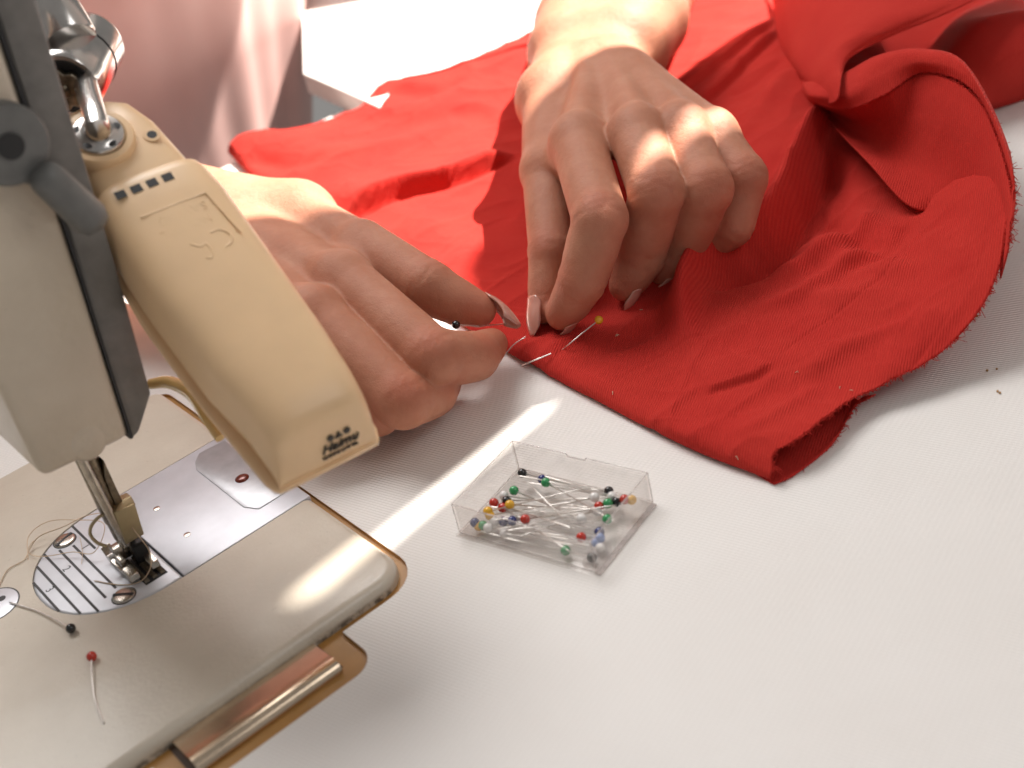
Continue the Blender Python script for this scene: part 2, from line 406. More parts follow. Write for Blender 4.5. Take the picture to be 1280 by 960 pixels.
slot1 = [(9.5, 29.72), (11, 29.92), (14, 30.32), (21.5, 31.22), (20.9, 30.8), (14, 29.78), (11, 29.25), (9.7, 29.0), (9.2, 29.4)]
slot2 = [(22.2, 32.1), (24, 32.75), (28, 33.05), (30, 32.9), (30, 32.1), (28, 32.15), (24, 31.95), (22.5, 31.75)]
hole = [to_blocker(*q) for q in slot1]; hole2 = [to_blocker(*q) for q in slot2]
lp = [[Vector((75.0, a, b)) for a, b in l] for l in (loopo, hole, hole2)]
tris = mg.tessellate_polygon([[Vector((v.y, v.z, 0)) for v in l] for l in lp]); bm = bmesh.new()
vs = [bm.verts.new(v) for l in lp for v in l]
for t in tris:
    try: bm.faces.new([vs[i] for i in t])
    except ValueError: pass
r = bmesh.ops.extrude_face_region(bm, geom=bm.faces[:]); bmesh.ops.translate(bm, verts=[e for e in r['geom'] if isinstance(e, bmesh.types.BMVert)], vec=(0.25, 0, 0))
q4 = [Vector((75.2, *to_blocker(x, y))) for x, y in ((-60, 68), (32, 68), (32, 130), (-60, 130))]  # extra panel added to keep the sun off the shirt
f4 = bm.faces.new([bm.verts.new(q) for q in q4]); r = bmesh.ops.extrude_face_region(bm, geom=[f4]); bmesh.ops.translate(bm, verts=[e for e in r['geom'] if isinstance(e, bmesh.types.BMVert)], vec=(0.25, 0, 0))
blocker = bm_obj('sun_blocker', bm, M['blocker']); setprops(blocker, 'white panel added out of view to shade the table, slots cut for streaks of sun', None, None, 'structure')

# ------------------------------------------------------------------ sewing machine
sm = empty('sewing_machine', (8, 36, 0), 'cream industrial sewing machine with grey trimmed head and steel needle plate', 'sewing machine')
bed_out = rounded([(-28, BY0), (BX1, BY0), (BX1, BY1), (-28, BY1)], [0, 1.05, 0.5, 0], 8)
# slot cut for the plates
PYa, PYb = 33.35, 39.22
arc = []
NL = 4.62; cx = 8.0; cy = (PYa + PYb) / 2
for q in np.linspace(90, 270, 25):
    a = math.radians(q); ex = 2.6
    c, s_ = math.cos(a), math.sin(a)
    arc.append((cx + (cx - NL) * math.copysign(abs(c) ** (2 / 2.15), c), cy + (PYb - PYa) / 2 * math.copysign(abs(s_) ** (2 / 2.15), s_)))
plate_out = arc[:]                                     # needle plate: round left end, square at x = 8.23
def bed_mesh():
    slot = [(BX1 + 0.0, PYb + .03)] + [(x if i else x, y + .03 * (1 if y > cy else -1)) for i, (x, y) in enumerate(arc)] + [(BX1 + 0.0, PYa - .03)]
    # outline with the slot open on the right side
    o = bed_out; pts = []
    for (x, y) in o: pts.append((x, y))
    # find where right side goes from front corner to back corner
    idx = max(i for i, p in enumerate(pts) if abs(p[0] - BX1) < 1e-6 and p[1] < 34)
    outline = pts[:idx + 1] + slot[::-1] + pts[idx + 1:]
    bm = bmesh.new(); vs = [bm.verts.new((x, y, -1.5)) for x, y in outline]; f = bm.faces.new(vs)
    r = bmesh.ops.extrude_face_region(bm, geom=[f]); top = [e for e in r['geom'] if isinstance(e, bmesh.types.BMVert)]
    bmesh.ops.translate(bm, verts=top, vec=(0, 0, BZ + 1.5))
    bmesh.ops.recalc_face_normals(bm, faces=bm.faces)
    es = []
    for e in bm.edges:
        a, b = e.verts
        if abs(a.co.z - BZ) < 1e-5 and abs(b.co.z - BZ) < 1e-5:
            m = (a.co + b.co) / 2
            if m.y < PYa - .5 and (m.y < BY0 + 1.2 or m.x > BX1 - .01) or m.y > PYb + .5 and (m.y > BY1 - .6 or m.x > BX1 - .01): es.append(e)
    bmesh.ops.bevel(bm, geom=es, offset=0.34, segments=6, affect='EDGES', profile=0.5, clamp_overlap=True)
    return bm
bed = bm_obj('bed', bed_mesh(), M['bed'], sm, autosmooth=40)
box('slot_floor', (4.0, PYa - .2, -0.4), (BX1 - .02, PYb + .2, 0.2), M['black'], bed)
# needle plate
ZP = BZ + 0.012
np_out = [(8.20, PYb)] + [p for p in arc[1:-1]] + [(8.20, PYa)]
needle_plate = prism('needle_plate', [(x, y, BZ - .2) for x, y in np_out], (0, 0, ZP - BZ + .2), M['steel'], sm, 0.10, 4)
# grooves (recessed black lines)
def line_on_plate(x, y0, y1, w=0.085):
    return box('groove', (x - w / 2, y0, ZP - 0.01), (x + w / 2, y1, ZP + 0.004), M['slot'], needle_plate)
def w(u, v): q = P(u, v, ZP); return q
for a, b in (((89, 656), (119, 686)), ((91, 682), (145.6, 735)), ((73.5, 688), (133, 747)), ((50, 689), (129, 769)), ((41, 704), (107, 772.5)), ((34, 721), (82, 772))):
    A_, B_ = w(*a), w(*b); x = (A_[0] + B_[0]) / 2
    inside = lambda y: y
    if x < cx:
        hh = (PYb - PYa) / 2 * (1 - abs((cx - x) / (cx - NL)) ** 2.15) ** (1 / 2.15) - .06
    else: hh = 9
    line_on_plate(x, max(min(A_[1], B_[1]), cy - hh), min(max(A_[1], B_[1]), cy + hh))
def slot_screw(name, c, r, ang, parent, mat=None, z=ZP):
    bm = bmesh.new(); add_lathe(bm, (c[0], c[1], z - .02), (c[0], c[1], z + 1), [(0, r), (0.05, r), (0.075, r * .93), (0.09, r * .7), (0.1, r * .3)], 32)
    o = bm_obj(name, bm, mat or M['chrome_worn'], parent, autosmooth=50)
    rr = bmesh.new(); add_lathe(rr, (c[0], c[1], z - .02), (c[0], c[1], z + 1), [(0, r * 1.1), (0.026, r * 1.1)], 32)
    d = np.array([math.cos(ang), math.sin(ang), 0]); e = np.array([-d[1], d[0], 0]) * r * .13
    cc = np.array([c[0], c[1], z + 0.055])
    bm_obj('screw_recess', rr, M['slot'], parent)
    prism('screw_slot', [cc + d * r * .95 + e, cc - d * r * .95 + e, cc - d * r * .95 - e, cc + d * r * .95 - e], (0, 0, 0.032), M['slot'], parent)
    return o
slot_screw('plate_screw', w(81, 676), 0.36, math.radians(20), needle_plate)
slot_screw('plate_screw', w(155, 745), 0.36, math.radians(-48), needle_plate)
def text_mesh(name, s, size, origin, xd, yd, mat, parent, depth=0.004, label=None, font_shear=0.0, align='CENTER'):
    cu = bpy.data.curves.new(name, 'FONT'); cu.body = s; cu.size = size; cu.extrude = depth; cu.align_x = align; cu.align_y = 'CENTER'; cu.shear = font_shear
    o = bpy.data.objects.new(name, cu); COL.objects.link(o); bpy.context.view_layer.update()
    me = bpy.data.meshes.new_from_object(o); bpy.data.objects.remove(o)
    xd = Vector([float(q) for q in xd]).normalized(); yd = Vector([float(q) for q in yd]); yd = (yd - xd * yd.dot(xd)).normalized(); zd = xd.cross(yd)
    me.transform(Matrix([[xd[i], yd[i], zd[i], float(origin[i])] for i in range(3)] + [[0, 0, 0, 1]]))
    return link_mesh(name, me, mat, parent, False)
for s, (u, v) in (('1', (106, 684)), ('2', (83, 711)), ('3', (62, 737))):
    c = w(u, v); text_mesh('numeral', s, 0.40, (c[0], c[1], ZP + .002), (0, -1, 0), (1, 0, 0), M['slot'], needle_plate, 0.002)
# feed dog opening with teeth
fc = w(181, 706)
fd = box('feed_opening', (7.22, 33.95, ZP - .05), (7.98, 35.9, ZP + .004), M['slot'], needle_plate)
for k, x in enumerate((7.33, 7.60, 7.87)):
    bm = bmesh.new()
    for i in range(11):
        y = 34.05 + i * 0.15
        v = [bm.verts.new(p) for p in ((x - .075, y, ZP), (x + .075, y, ZP), (x + .075, y + .13, ZP), (x - .075, y + .13, ZP), (x - .075, y + .03, ZP + .09), (x + .075, y + .03, ZP + .09))]
        for f in ((0, 1, 5, 4), (4, 5, 2, 3), (0, 4, 3), (1, 2, 5), (0, 3, 2, 1)): bm.faces.new([v[q] for q in f])
    bm_obj('feed_dog', bm, M['oily'], needle_plate)
# slide plate
slide = prism('slide_plate', [(8.25, PYa, BZ - .2), (BX1 - .01, PYa, BZ - .2), (BX1 - .01, PYb, BZ - .2), (8.25, PYb, BZ - .2)], (0, 0, ZP - BZ + .2 + .004), M['steel2'], sm, 0.03, 2)
tabc = [(11.45, 38.55), (11.25, 38.1), (11.22, 34.75), (11.5, 34.2), (12.6, 34.2), (12.78, 34.5), (12.78, 38.8), (11.8, 38.9)]
tab_ = prism('slide_catch', [(x, y, ZP) for x, y in tabc], (0, 0, 0.035), simple('catch_steel', (0.40, 0.40, 0.42), 0.38, 0.5, 0.1, 2, 0.15, 40), slide, 0.02, 2)
sc_ = P(303, 599, ZP)
lathe('catch_screw', (sc_[0], sc_[1], ZP), (sc_[0], sc_[1], 5), [(0, 0.25), (0.06, 0.24), (0.10, 0.16), (0.12, 0.05)], M['rust'], slide, 20, 60)
for u, v in ((196, 636), (234, 668.5)):
    q = P(u, v, ZP); lathe('rivet', (q[0], q[1], ZP), (q[0], q[1], 5), [(0, 0.12), (0.025, 0.115), (0.04, 0.05)], M['chrome_worn'], slide, 16, 60)
# round cap in the bed with its hole
q = P(-8, 757, BZ)
cap = lathe('round_cap', (q[0], q[1], BZ - .05), (q[0], q[1], 5), [(0, 0.78), (0.056, 0.78), (0.066, 0.75)], M['steel'], sm, 40, 40)
lathe('cap_gap', (q[0], q[1], BZ - .05), (q[0], q[1], 5), [(0, 0.83), (0.053, 0.83)], M['slot'], cap, 40)
q2 = P(2, 748, BZ + .02); lathe('cap_hole', (q2[0], q2[1], BZ), (q2[0], q2[1], 5), [(0, 0.13), (0.022, 0.13)], M['slot'], cap, 20)

# head
HY = 33.54
hd = [PY(55, 600, HY), PY(165, 547, HY), PY(83, 290, HY), PY(-10, 10, HY), PY(-60, -120, HY)]
c0 = hd[0]
hp = [c0, hd[1], hd[2], hd[3], hd[4], np.array([c0[0], HY, hd[4][2]])]
head = prism('head_casing', hp, (0, 5.2, 0), M['head'], sm, 0.28, 4, 40)
tp = [PY(163, 551, HY + .18), PY(174, 540, HY + .18), PY(189, 492, HY + .18), PY(143, 325, HY + .18), PY(98, 175, HY + .18), PY(45, 0, HY + .18), PY(5, -110, HY + .18), PY(-60, -120, HY + .18), PY(-5, 10, HY + .18), PY(86, 290, HY + .18)]
trim = prism('side_cover', tp, (0, 4.2, 0), M['trim'], sm, 0.07, 3, 40)
gp = [PY(u, v, HY - .01) for u, v in ((164, 549), (167, 547), (86, 290), (0, 28), (-40, -100), (-44, -100), (-5, 28), (82, 290))]
prism('cover_joint', gp, (0, .3, 0), M['slot'], sm)
# raised boss low on the face plate
q = PY(110, 553, HY); bp = HY
lathe('face_boss', (q[0], HY + .1, q[2]), (q[0], HY - 3, q[2]), [(0, .60), (.06, .58), (.10, .48), (.12, .2)], M['head'], head, 32, 60)
# lever and its hub
YL = HY - 0.5
q = PY(10, 181, YL)
hub = lathe('lever_hub', (q[0], HY + .05, q[2]), (q[0], HY - 3, q[2]), [(0, 1.05), (.55, 1.05), (.68, .98), (.72, .8)], M['lever'], sm, 40, 40)
lathe('hub_hole', (q[0], HY - .5, q[2]), (q[0], HY - 3, q[2]), [(0, .34), (.235, .34)], M['black'], hub, 24)
arm1 = [PY(40, 175, YL), PY(60, 215, YL), PY(52, 235, YL), PY(12, 225, YL)]
prism('lever_arm', arm1, (0, .35, 0), M['lever'], hub, .1)
lv = [PY(58, 222, YL - .35), PY(116, 276, YL - .45)]
bm = bmesh.new(); dd = lv[1] - lv[0]; Lh = np.linalg.norm(dd)
add_lathe(bm, lv[0] - dd / Lh * .30, lv[1], [(0, .12), (.06, .34), (.2, .44), (.4, .47), (Lh + .2, .50), (Lh + .45, .40), (Lh + .58, .15)], 28)
bm_obj('lever_handle', bm, M['lever'], hub, autosmooth=60)

# presser bar, clamp, foot, needle
bx, by = 7.55, 35.54
pf = lathe('presser_bar', (bx, by, 6.0), (bx, by, 1.4), [(0, .40), (.55, .40), (.56, .33), (3.9, .33), (4.0, .29), (4.6, .27)], M['oily'], sm, 28, 40)
prism('bar_flat', [(bx + .10, by - .36, 2.6), (bx + .36, by - .36, 2.7), (bx + .36, by - .36, 4.3), (bx + .16, by - .36, 3.7)], (0, .5, 0), M['oily'], pf, .03)
foot = box('foot_shank', (bx - .22, by - .38, 1.0), (bx + .22, by + .22, 2.55), M['chrome_worn'], sm, .05)
guard = [PY(143, 641, by - .62), PY(169, 630, by - .62), PY(180.5, 668, by - .62), PY(158, 681, by - .62)]
prism('finger_guard', guard, (0, .16, 0), M['brass'], foot, .03)
gt = [PY(143, 641, by - .62), PY(150, 626, by - .3), PY(164, 620, by - .3), PY(170, 631, by - .62)]
prism('guard_top', gt, (0, .35, -.02), M['brass'], foot, .02)
lathe('clamp_screw', (bx + .25, by + .12, 2.45), (bx + .25, by - 2, 2.55), [(0, .2), (.35, .2), (.42, .15), (.44, .05)], M['chrome'], foot, 20, 50)
box('needle_clamp', (bx - .05, by - .75, .62), (bx + .42, by - .25, 1.25), M['black'], foot, .06)
# foot sole: two toes with an upturned front
def toe(x0, x1, parent):
    prof = [(-1.05, .16), (-.9, .04), (.55, .03), (.85, .14), (1.05, .42), (1.0, .50), (.75, .28), (.5, .20), (-.3, .22), (-.5, .42), (-.95, .34)]
    return prism('toe', [(x0, by - .25 + y, ZP + z) for y, z in prof], (x1 - x0, 0, 0), M['chrome_worn'], parent, .025)
toe(bx - .62, bx - .30, foot); toe(bx + .12, bx + .40, foot)
box('foot_bridge', (bx - .5, by - .15, ZP + .22), (bx + .3, by + .25, ZP + .75), M['chrome_worn'], foot, .06)
lathe('foot_pin', (bx - .70, by - .05, ZP + .55), (bx + .8, by - .05, ZP + .55), [(0, .10), (1.0, .10)], M['chrome'], foot, 16)
tube('wire_guide', [PY(147, 645, by - .15), PY(128, 644, by - .1), PY(115, 656, by), PY(113, 668, by + .05), PY(121, 678, by), PY(133, 683, by - .1)], .055, M['brass'], foot, 10, 30)
lathe('needle', (bx - .02, by - .45, 1.5), (bx - .02, by - .45, .2), [(0, .07), (.5, .07), (.55, .045), (1.15, .04), (1.28, .01)], M['chrome'], sm, 12, 50)
tube('needle_bar', [(bx - .25, by - .42, 6.0), (bx - .16, by - .44, 2.6), (bx - .08, by - .45, 1.3)], [.16, .15, .12], M['chrome_worn'], sm, 16, 10)
for nm_, lo_, hi_ in (('cover_strip', (bx - .55, by - .60, .75), (bx - .35, by + .25, 1.0)),):
    box(nm_, lo_, hi_, M['chrome_worn'], foot, .05)

# loose threads from the needle
tz = ZP + .03
def T(*pp): return [P(u, v, z) for u, v, z in pp]
th1 = empty('thread_tail', P(60, 700, BZ), 'loose cream thread looping from the presser foot across the plate and bed', 'thread')
tube('thread_loop', T((165, 640, 1.0), (145, 640, 1.3), (110, 644, 1.0), (80, 658, .8), (50, 670, .7), (38, 685, .5), (30, 700, tz), (10, 712, tz), (0, 730, tz), (-12, 760, tz)), .016, M['thread'], th1, 6, 90)
tube('thread_loop', T((35, 700, .8), (36, 670, .7), (60, 652, .9), (95, 650, 1.1), (130, 655, 1.2), (118, 690, .7), (90, 690, .6), (60, 695, .5), (40, 694, .5), (36, 685, .6), (42, 676, .6)), .014, M['thread'], th1, 6, 90)
tube('thread_loop', T((140, 642, 1.6), (160, 655, 1.9), (175, 672, 1.6), (187, 690, 1.0), (188, 710, .7), (175, 727, tz), (150, 731, tz), (118, 726, tz)), .018, M['thread'], th1, 6, 70)
tube('thread_loop', T((100, 672, .6), (103, 690, .5), (102, 705, tz)), .010, M['thread'], th1, 6, 20)

# worn edge chips along the front side: dark grime line under the lip
# hinge in the recess
hz0 = -0.30
hA, hB, hC, hD = P(397, 808, 0.0), P(428, 838, 0.0), P(243, 960, 0.0), P(212, 926, 0.0)
hx0, hx1 = float(P(226, 940, 0)[0]), float(P(413, 824, 0)[0])
hinge = empty('hinge', ((hx0 + hx1) / 2, BY0 - .8, -.3), 'long chrome hinge knuckle in the brown recess under the front edge of the bed', 'hinge')
yA, yB = float(P(300, 905, 0)[1]), float(P(330, 905, 0)[1])
hy0 = float(P(335, 900, 0.0)[1]); hy1 = BY0 - .02
prof = [(hy0 - .08, -.12), (hy0 - .08, .0), (hy0 + .06, .16), (hy0 + .30, .22), (hy0 + .60, .15), (hy1, .06), (hy1, -.12)]
def hinge_profile(x): return [(x, y, z) for y, z in catmull([(0, y, z) for y, z in prof[:-1]], 26)[:, 1:]] + [(x, prof[-1][0], prof[-1][1])]
prism('hinge_cover', hinge_profile(hx0), (hx1 - hx0, 0, 0), simple('warm_chrome', (0.66, 0.53, 0.40), 0.20, 1.0, 0.08, 1.0, 0.05, 6), hinge, 0, 2, 30)
box('hinge_leaf', (hx0 - .15, hy0 + .1, -.125), (hx1 + .1, BY0 - .01, -.10), M['darkwood'], hinge)
box('white_tag', (2.6, hy0 - .1, -.4), (float(P(182, 948, 0)[0]), BY0 - .35, .02), M['white'], hinge, .05)

# ------------------------------------------------------------------ machine lamp
N0 = PD(410, 580, 36); F0 = PD(150, 190, 42)
lf = empty('machine_lamp', (12, 33, 0), 'cream plastic clip lamp on a chrome joint hanging over the needle', 'lamp')
LDv = F0 - N0; LL = np.linalg.norm(LDv); l_ = LDv / LL
w_ = np.array([1., 0, 0]); w_ -= l_ * (w_ @ l_); w_ /= np.linalg.norm(w_); n_ = np.cross(w_, l_)
def LP(s, a, b): return N0 + l_ * s + w_ * a + n_ * b
def section(s, wb_, wt, h, off=0.0, nn=44, base=0.0, ex=3.9):
    pts = []
    for q in np.linspace(0, 2 * math.pi, nn, endpoint=False):
        c, s2 = math.cos(q), math.sin(q)
        x = math.copysign(abs(c) ** (2 / ex), c); y = (math.copysign(abs(s2) ** (2 / ex), s2) + 1) / 2
        wd_ = wb_ + (wt - wb_) * y
        pts.append(LP(s, off + x * wd_ / 2, base + y * h))
    return pts
def loft(name, secs, mat, parent, auto=50):
    bm = bmesh.new(); R_ = [[bm.verts.new(tuple(p)) for p in s] for s in secs]; k = len(R_[0])
    for a, b in zip(R_, R_[1:]):
        for i in range(k): bm.faces.new((a[i], a[(i + 1) % k], b[(i + 1) % k], b[i]))
    bm.faces.new(R_[0][::-1]); bm.faces.new(R_[-1])
    return bm_obj(name, bm, mat, parent, autosmooth=auto)
SEC = [(-.02, 3.05, 2.95, .22), (.06, 3.12, 2.85, .6), (.2, 3.2, 2.78, 1.05), (.36, 3.28, 2.72, 1.45), (.55, 3.35, 2.7, 1.72), (.85, 3.42, 2.74, 1.88), (1.5, 3.52, 2.86, 1.96), (3, 3.85, 3.2, 2.02, -.12), (6, 4.05, 3.35, 2.05, -.22), (8.4, 4.0, 3.35, 2.05, -.25), (9.3, 3.9, 3.15, 2.02, -.25), (9.6, 3.8, 3.0, 1.96, -.25)]
shade = loft('lamp_shade', [section(*s_) for s_ in SEC] + [section(9.72, 3.5, 2.7, 1.85, -.25)], M['cream'], lf)
neck = loft('lamp_neck', [section(9.0, 3.4, 2.8, 1.93, -.3), section(10.0, 3.3, 2.7, 1.93, -.35), section(11.5, 3.0, 2.5, 1.88, -.4), section(12.4, 2.4, 2.1, 1.75, -.45), section(12.9, 1.6, 1.5, 1.4, -.45)], M['cream'], lf)
lip = loft('lamp_lip', [section(-.12, 3.1, 3.0, .22, 0, 44, -.16, 4), section(0, 3.3, 3.25, .24, 0, 44, -.18, 4), section(.3, 3.5, 3.45, .26, 0, 44, -.2, 4), section(3, 3.9, 3.86, .26, -.12, 44, -.2, 4), section(6, 4.06, 4.02, .26, -.22, 44, -.2, 4), section(9.5, 3.9, 3.8, .26, -.25, 44, -.2, 4)], M['cream'], lf)
for k in range(4):
    c = LP(9.10, -1.32 + k * 0.47, 2.032)
    prism('vent_hole', [c + w_ * a + l_ * b for a, b in ((-.15, -.13), (.15, -.13), (.15, .13), (-.15, .13))], n_ * .012, M['slot'], shade)
c = LP(10.75, 0.45, 1.90); bm = bmesh.new(); add_lathe(bm, c, c + n_, [(0, .24), (.03, .24), (.035, .15)], 24); bm_obj('screw_well', bm, M['cream'], neck, autosmooth=40)
bm = bmesh.new(); add_lathe(bm, c + n_ * .034, c + n_ * 2, [(0, .14), (.004, .14)], 24); bm_obj('screw_hole', bm, M['slot'], neck)
# embossed panel on top of the shade
ztop = 2.03
def bar(name, a0, s0, a1, s1, r, parent=shade, mat=None):
    return tube(name, [LP(s0, a0, ztop), LP(s1, a1, ztop)], r, mat or M['cream'], parent, 8)
bar('embossed_line', -1.2, 8.15, 0.75, 8.15, .035); bar('embossed_line', 0.75, 8.15, 0.95, 6.5, .028)
text_mesh('embossed_text', 'SAVING', .42, LP(7.80, -.15, ztop), -w_, -l_, M['cream'], shade, .02)
text_mesh('embossed_text', 'NORMAL', .36, LP(7.35, -.25, ztop), -w_, -l_, M['cream'], shade, .02)
tube('embossed_logo', [LP(6.85, .2, ztop), LP(6.85, .47, ztop), LP(6.6, .65, ztop), LP(6.35, .57, ztop), LP(6.25, .35, ztop)], .035, M['cream'], shade, 8, 24)
tube('embossed_logo', [LP(6.75, -.45, ztop), LP(6.55, -.25, ztop), LP(6.6, -.1, ztop), LP(6.35, -.05, ztop), LP(6.1, -.15, ztop), LP(6.15, -.3, ztop)], .038, M['cream'], shade, 8, 24)
# printed maker's mark on the end face
up_ = l_ * .38 + n_ * 1.2; up_ /= np.linalg.norm(up_); out_ = np.cross(w_, up_); out_ *= -1 if out_ @ l_ > 0 else 1
eo = LP(.12, 0.35, .72) + out_ * .05
text_mesh('printed_mark', 'Haimu', .42, eo, w_, up_, M['print'], shade, .03, font_shear=.3)
text_mesh('printed_mark', 'MACHINE LAMP CO.', .12, eo - up_ * .30, w_, up_, M['print'], shade, .03)
text_mesh('printed_mark', '\u25cf\u25b2\u25cf', .26, eo + up_ * .33, w_, up_, M['print'], shade, .03)
tube('lamp_clip', [PD(188, 480, 41.5), PD(212, 478, 41), PD(240, 492, 40), PD(258, 520, 39), PD(275, 548, 38.5)], [.16, .2, .22, .2, .15], M['cream2'], lf, 12, 20)
# chrome joint
jc = LP(11.2, -.95, 1.78)
bm = bmesh.new(); add_lathe(bm, jc, jc + n_, [(0, 1.02), (.22, 1.02), (.36, .95), (.38, .78), (.32, .75)], 40); bm_obj('joint_collar', bm, M['cream'], lf, autosmooth=40)
bm = bmesh.new(); add_lathe(bm, jc + n_ * .3, jc + n_ * 3, [(0, .74), (.08, .74), (.16, .70), (.2, .5), (.3, .40)], 40); bm_obj('joint_socket', bm, M['chrome'], lf, autosmooth=40)
for k in range(5):
    a = k * 1.256; d = w_ * math.cos(a) + l_ * math.sin(a); bm = bmesh.new(); cc = jc + n_ * .36 + d * .52
    add_lathe(bm, cc, cc + n_, [(0, .14), (.13, .14), (.14, .05)], 16); bm_obj('socket_lobe', bm, M['black'], lf, autosmooth=40)
DJ = 43.0
ka, kb = PD(82, 108, DJ - 1.2), PD(112, 55, DJ + .8)
kd = kb - ka; kl = np.linalg.norm(kd)
knob = bmesh.new(); add_lathe(knob, ka, kb, [(0, .86), (.0, 1.0), (.12, 1.06), (.7, 1.06), (kl, 1.06), (kl + .25, .95), (kl + .35, .4)], 48); kn = bm_obj('joint_knob', knob, M['chrome'], lf, autosmooth=40)
kz = kd / kl; kx, ky, _ = frame(kz)
bm = bmesh.new(); add_lathe(bm, ka - kz * .03, kb, [(0, .85), (.04, .85)], 40); bm_obj('knob_well', bm, M['black'], kn)
tube('joint_stem', [jc + n_ * .45, jc + n_ * .9, (jc + n_ * .9) * .4 + (ka + kd * .55) * .6, ka + kd * .6], [.40, .32, .36, .5], M['chrome'], lf, 24, 12)
# star-shaped cap inside the knob
star = []
for q in np.linspace(0, 2 * math.pi, 60, endpoint=False):
    r_ = .66 - .13 * max(0, math.cos(5 * q)) ** 2; star.append(ka - kz * .06 + (kx * math.cos(q) + ky * math.sin(q)) * r_)
prism('star_cap', star, -kz * .22, M['oily'], kn, .04)
bm = bmesh.new(); add_lathe(bm, ka - kz * .26, ka - kz * 2, [(0, .24), (.12, .2), (.14, .1)], 24); bm_obj('cap_screw', bm, M['oily'], kn, autosmooth=40)
bm = bmesh.new(); rg = ka + kz * kl * .62; add_lathe(bm, rg, kb, [(0, 1.075), (.05, 1.075)], 48); bm_obj('knob_ring', bm, M['slot'], kn)
sa, sb = PD(88, 52, DJ - .8), PD(60, -6, DJ + .1); sv = sb - sa; sl_ = np.linalg.norm(sv)
bm = bmesh.new(); add_lathe(bm, sa, sb, [(0, .78), (.08, .82), (sl_ * .75, .74), (sl_ * .76, .6), (sl_, .6)], 40); bm_obj('joint_sleeve', bm, M['chrome'], lf, autosmooth=40)
for k in range(6):
    q = sa + sv / sl_ * (sl_ * .80 + k * .28); bm = bmesh.new(); add_lathe(bm, q, q + sv, [(0, .52), (.05, .66), (.15, .68), (.22, .6), (.26, .5)], 32); bm_obj('flex_ring', bm, M['black'] if k % 2 == 0 else M['chrome_worn'], lf, autosmooth=40)

# ------------------------------------------------------------------ red fabric
def grid_surface(name, ctrl, nu, nv, mat, parent, dz=None, thick=.045, world=False):
    C = np.array([[c if world else P(*c) for c in row] for row in ctrl], float)      # rows x cols x 3
    rows = np.array([catmull(r_, nv) for r_ in C])                                  # rows x nv x 3
    S = np.array([catmull(rows[:, j], nu) for j in range(nv)]).transpose(1, 0, 2)   # nu x nv x 3
    if dz is not None: S = dz(S)
    V = S.reshape(-1, 3)
    i, j = np.meshgrid(np.arange(nu - 1), np.arange(nv - 1), indexing='ij'); a = (i * nv + j).ravel()
    Fc = np.stack([a, a + 1, a + nv + 1, a + nv], 1)
    me = bpy.data.meshes.new(name); me.vertices.add(len(V)); me.vertices.foreach_set('co', V.astype(np.float32).ravel())
    me.loops.add(Fc.size); me.loops.foreach_set('vertex_index', Fc.astype(np.int32).ravel())
    me.polygons.add(len(Fc)); me.polygons.foreach_set('loop_start', np.arange(0, Fc.size, 4, dtype=np.int32)); me.update(calc_edges=True); me.validate()
    # face upward
    me.polygons.foreach_get; 
    nz = np.zeros(len(Fc) * 3); me.polygons.foreach_get('normal', nz)
    if nz.reshape(-1, 3)[:, 2].mean() < 0: me.flip_normals()
    o = link_mesh(name, me, mat, parent, True)
    md = o.modifiers.new('thickness', 'SOLIDIFY'); md.thickness = thick * CM; md.offset = -1     # modifier works after the final scaling
    return o, S

def seg_dist(X, Y, line):
    """distance to a polyline, signed side, and how far along (0..1)"""
    best = np.full(X.shape, 1e9); side = np.zeros(X.shape); along = np.zeros(X.shape)
    L = np.array(line); cum = np.concatenate([[0], np.cumsum(np.linalg.norm(np.diff(L, axis=0), axis=1))])
    for k in range(len(L) - 1):
        a, b = L[k], L[k + 1]; d = b - a; ll = np.hypot(*d)
        t = np.clip(((X - a[0]) * d[0] + (Y - a[1]) * d[1]) / ll ** 2, 0, 1)
        ex, ey = X - (a[0] + t * d[0]), Y - (a[1] + t * d[1]); D = np.hypot(ex, ey)
        m = D < best; best[m] = D[m]; side[m] = np.sign(d[0] * ey - d[1] * ex)[m]; along[m] = ((cum[k] + t * ll) / cum[-1])[m]
    return best, side, along
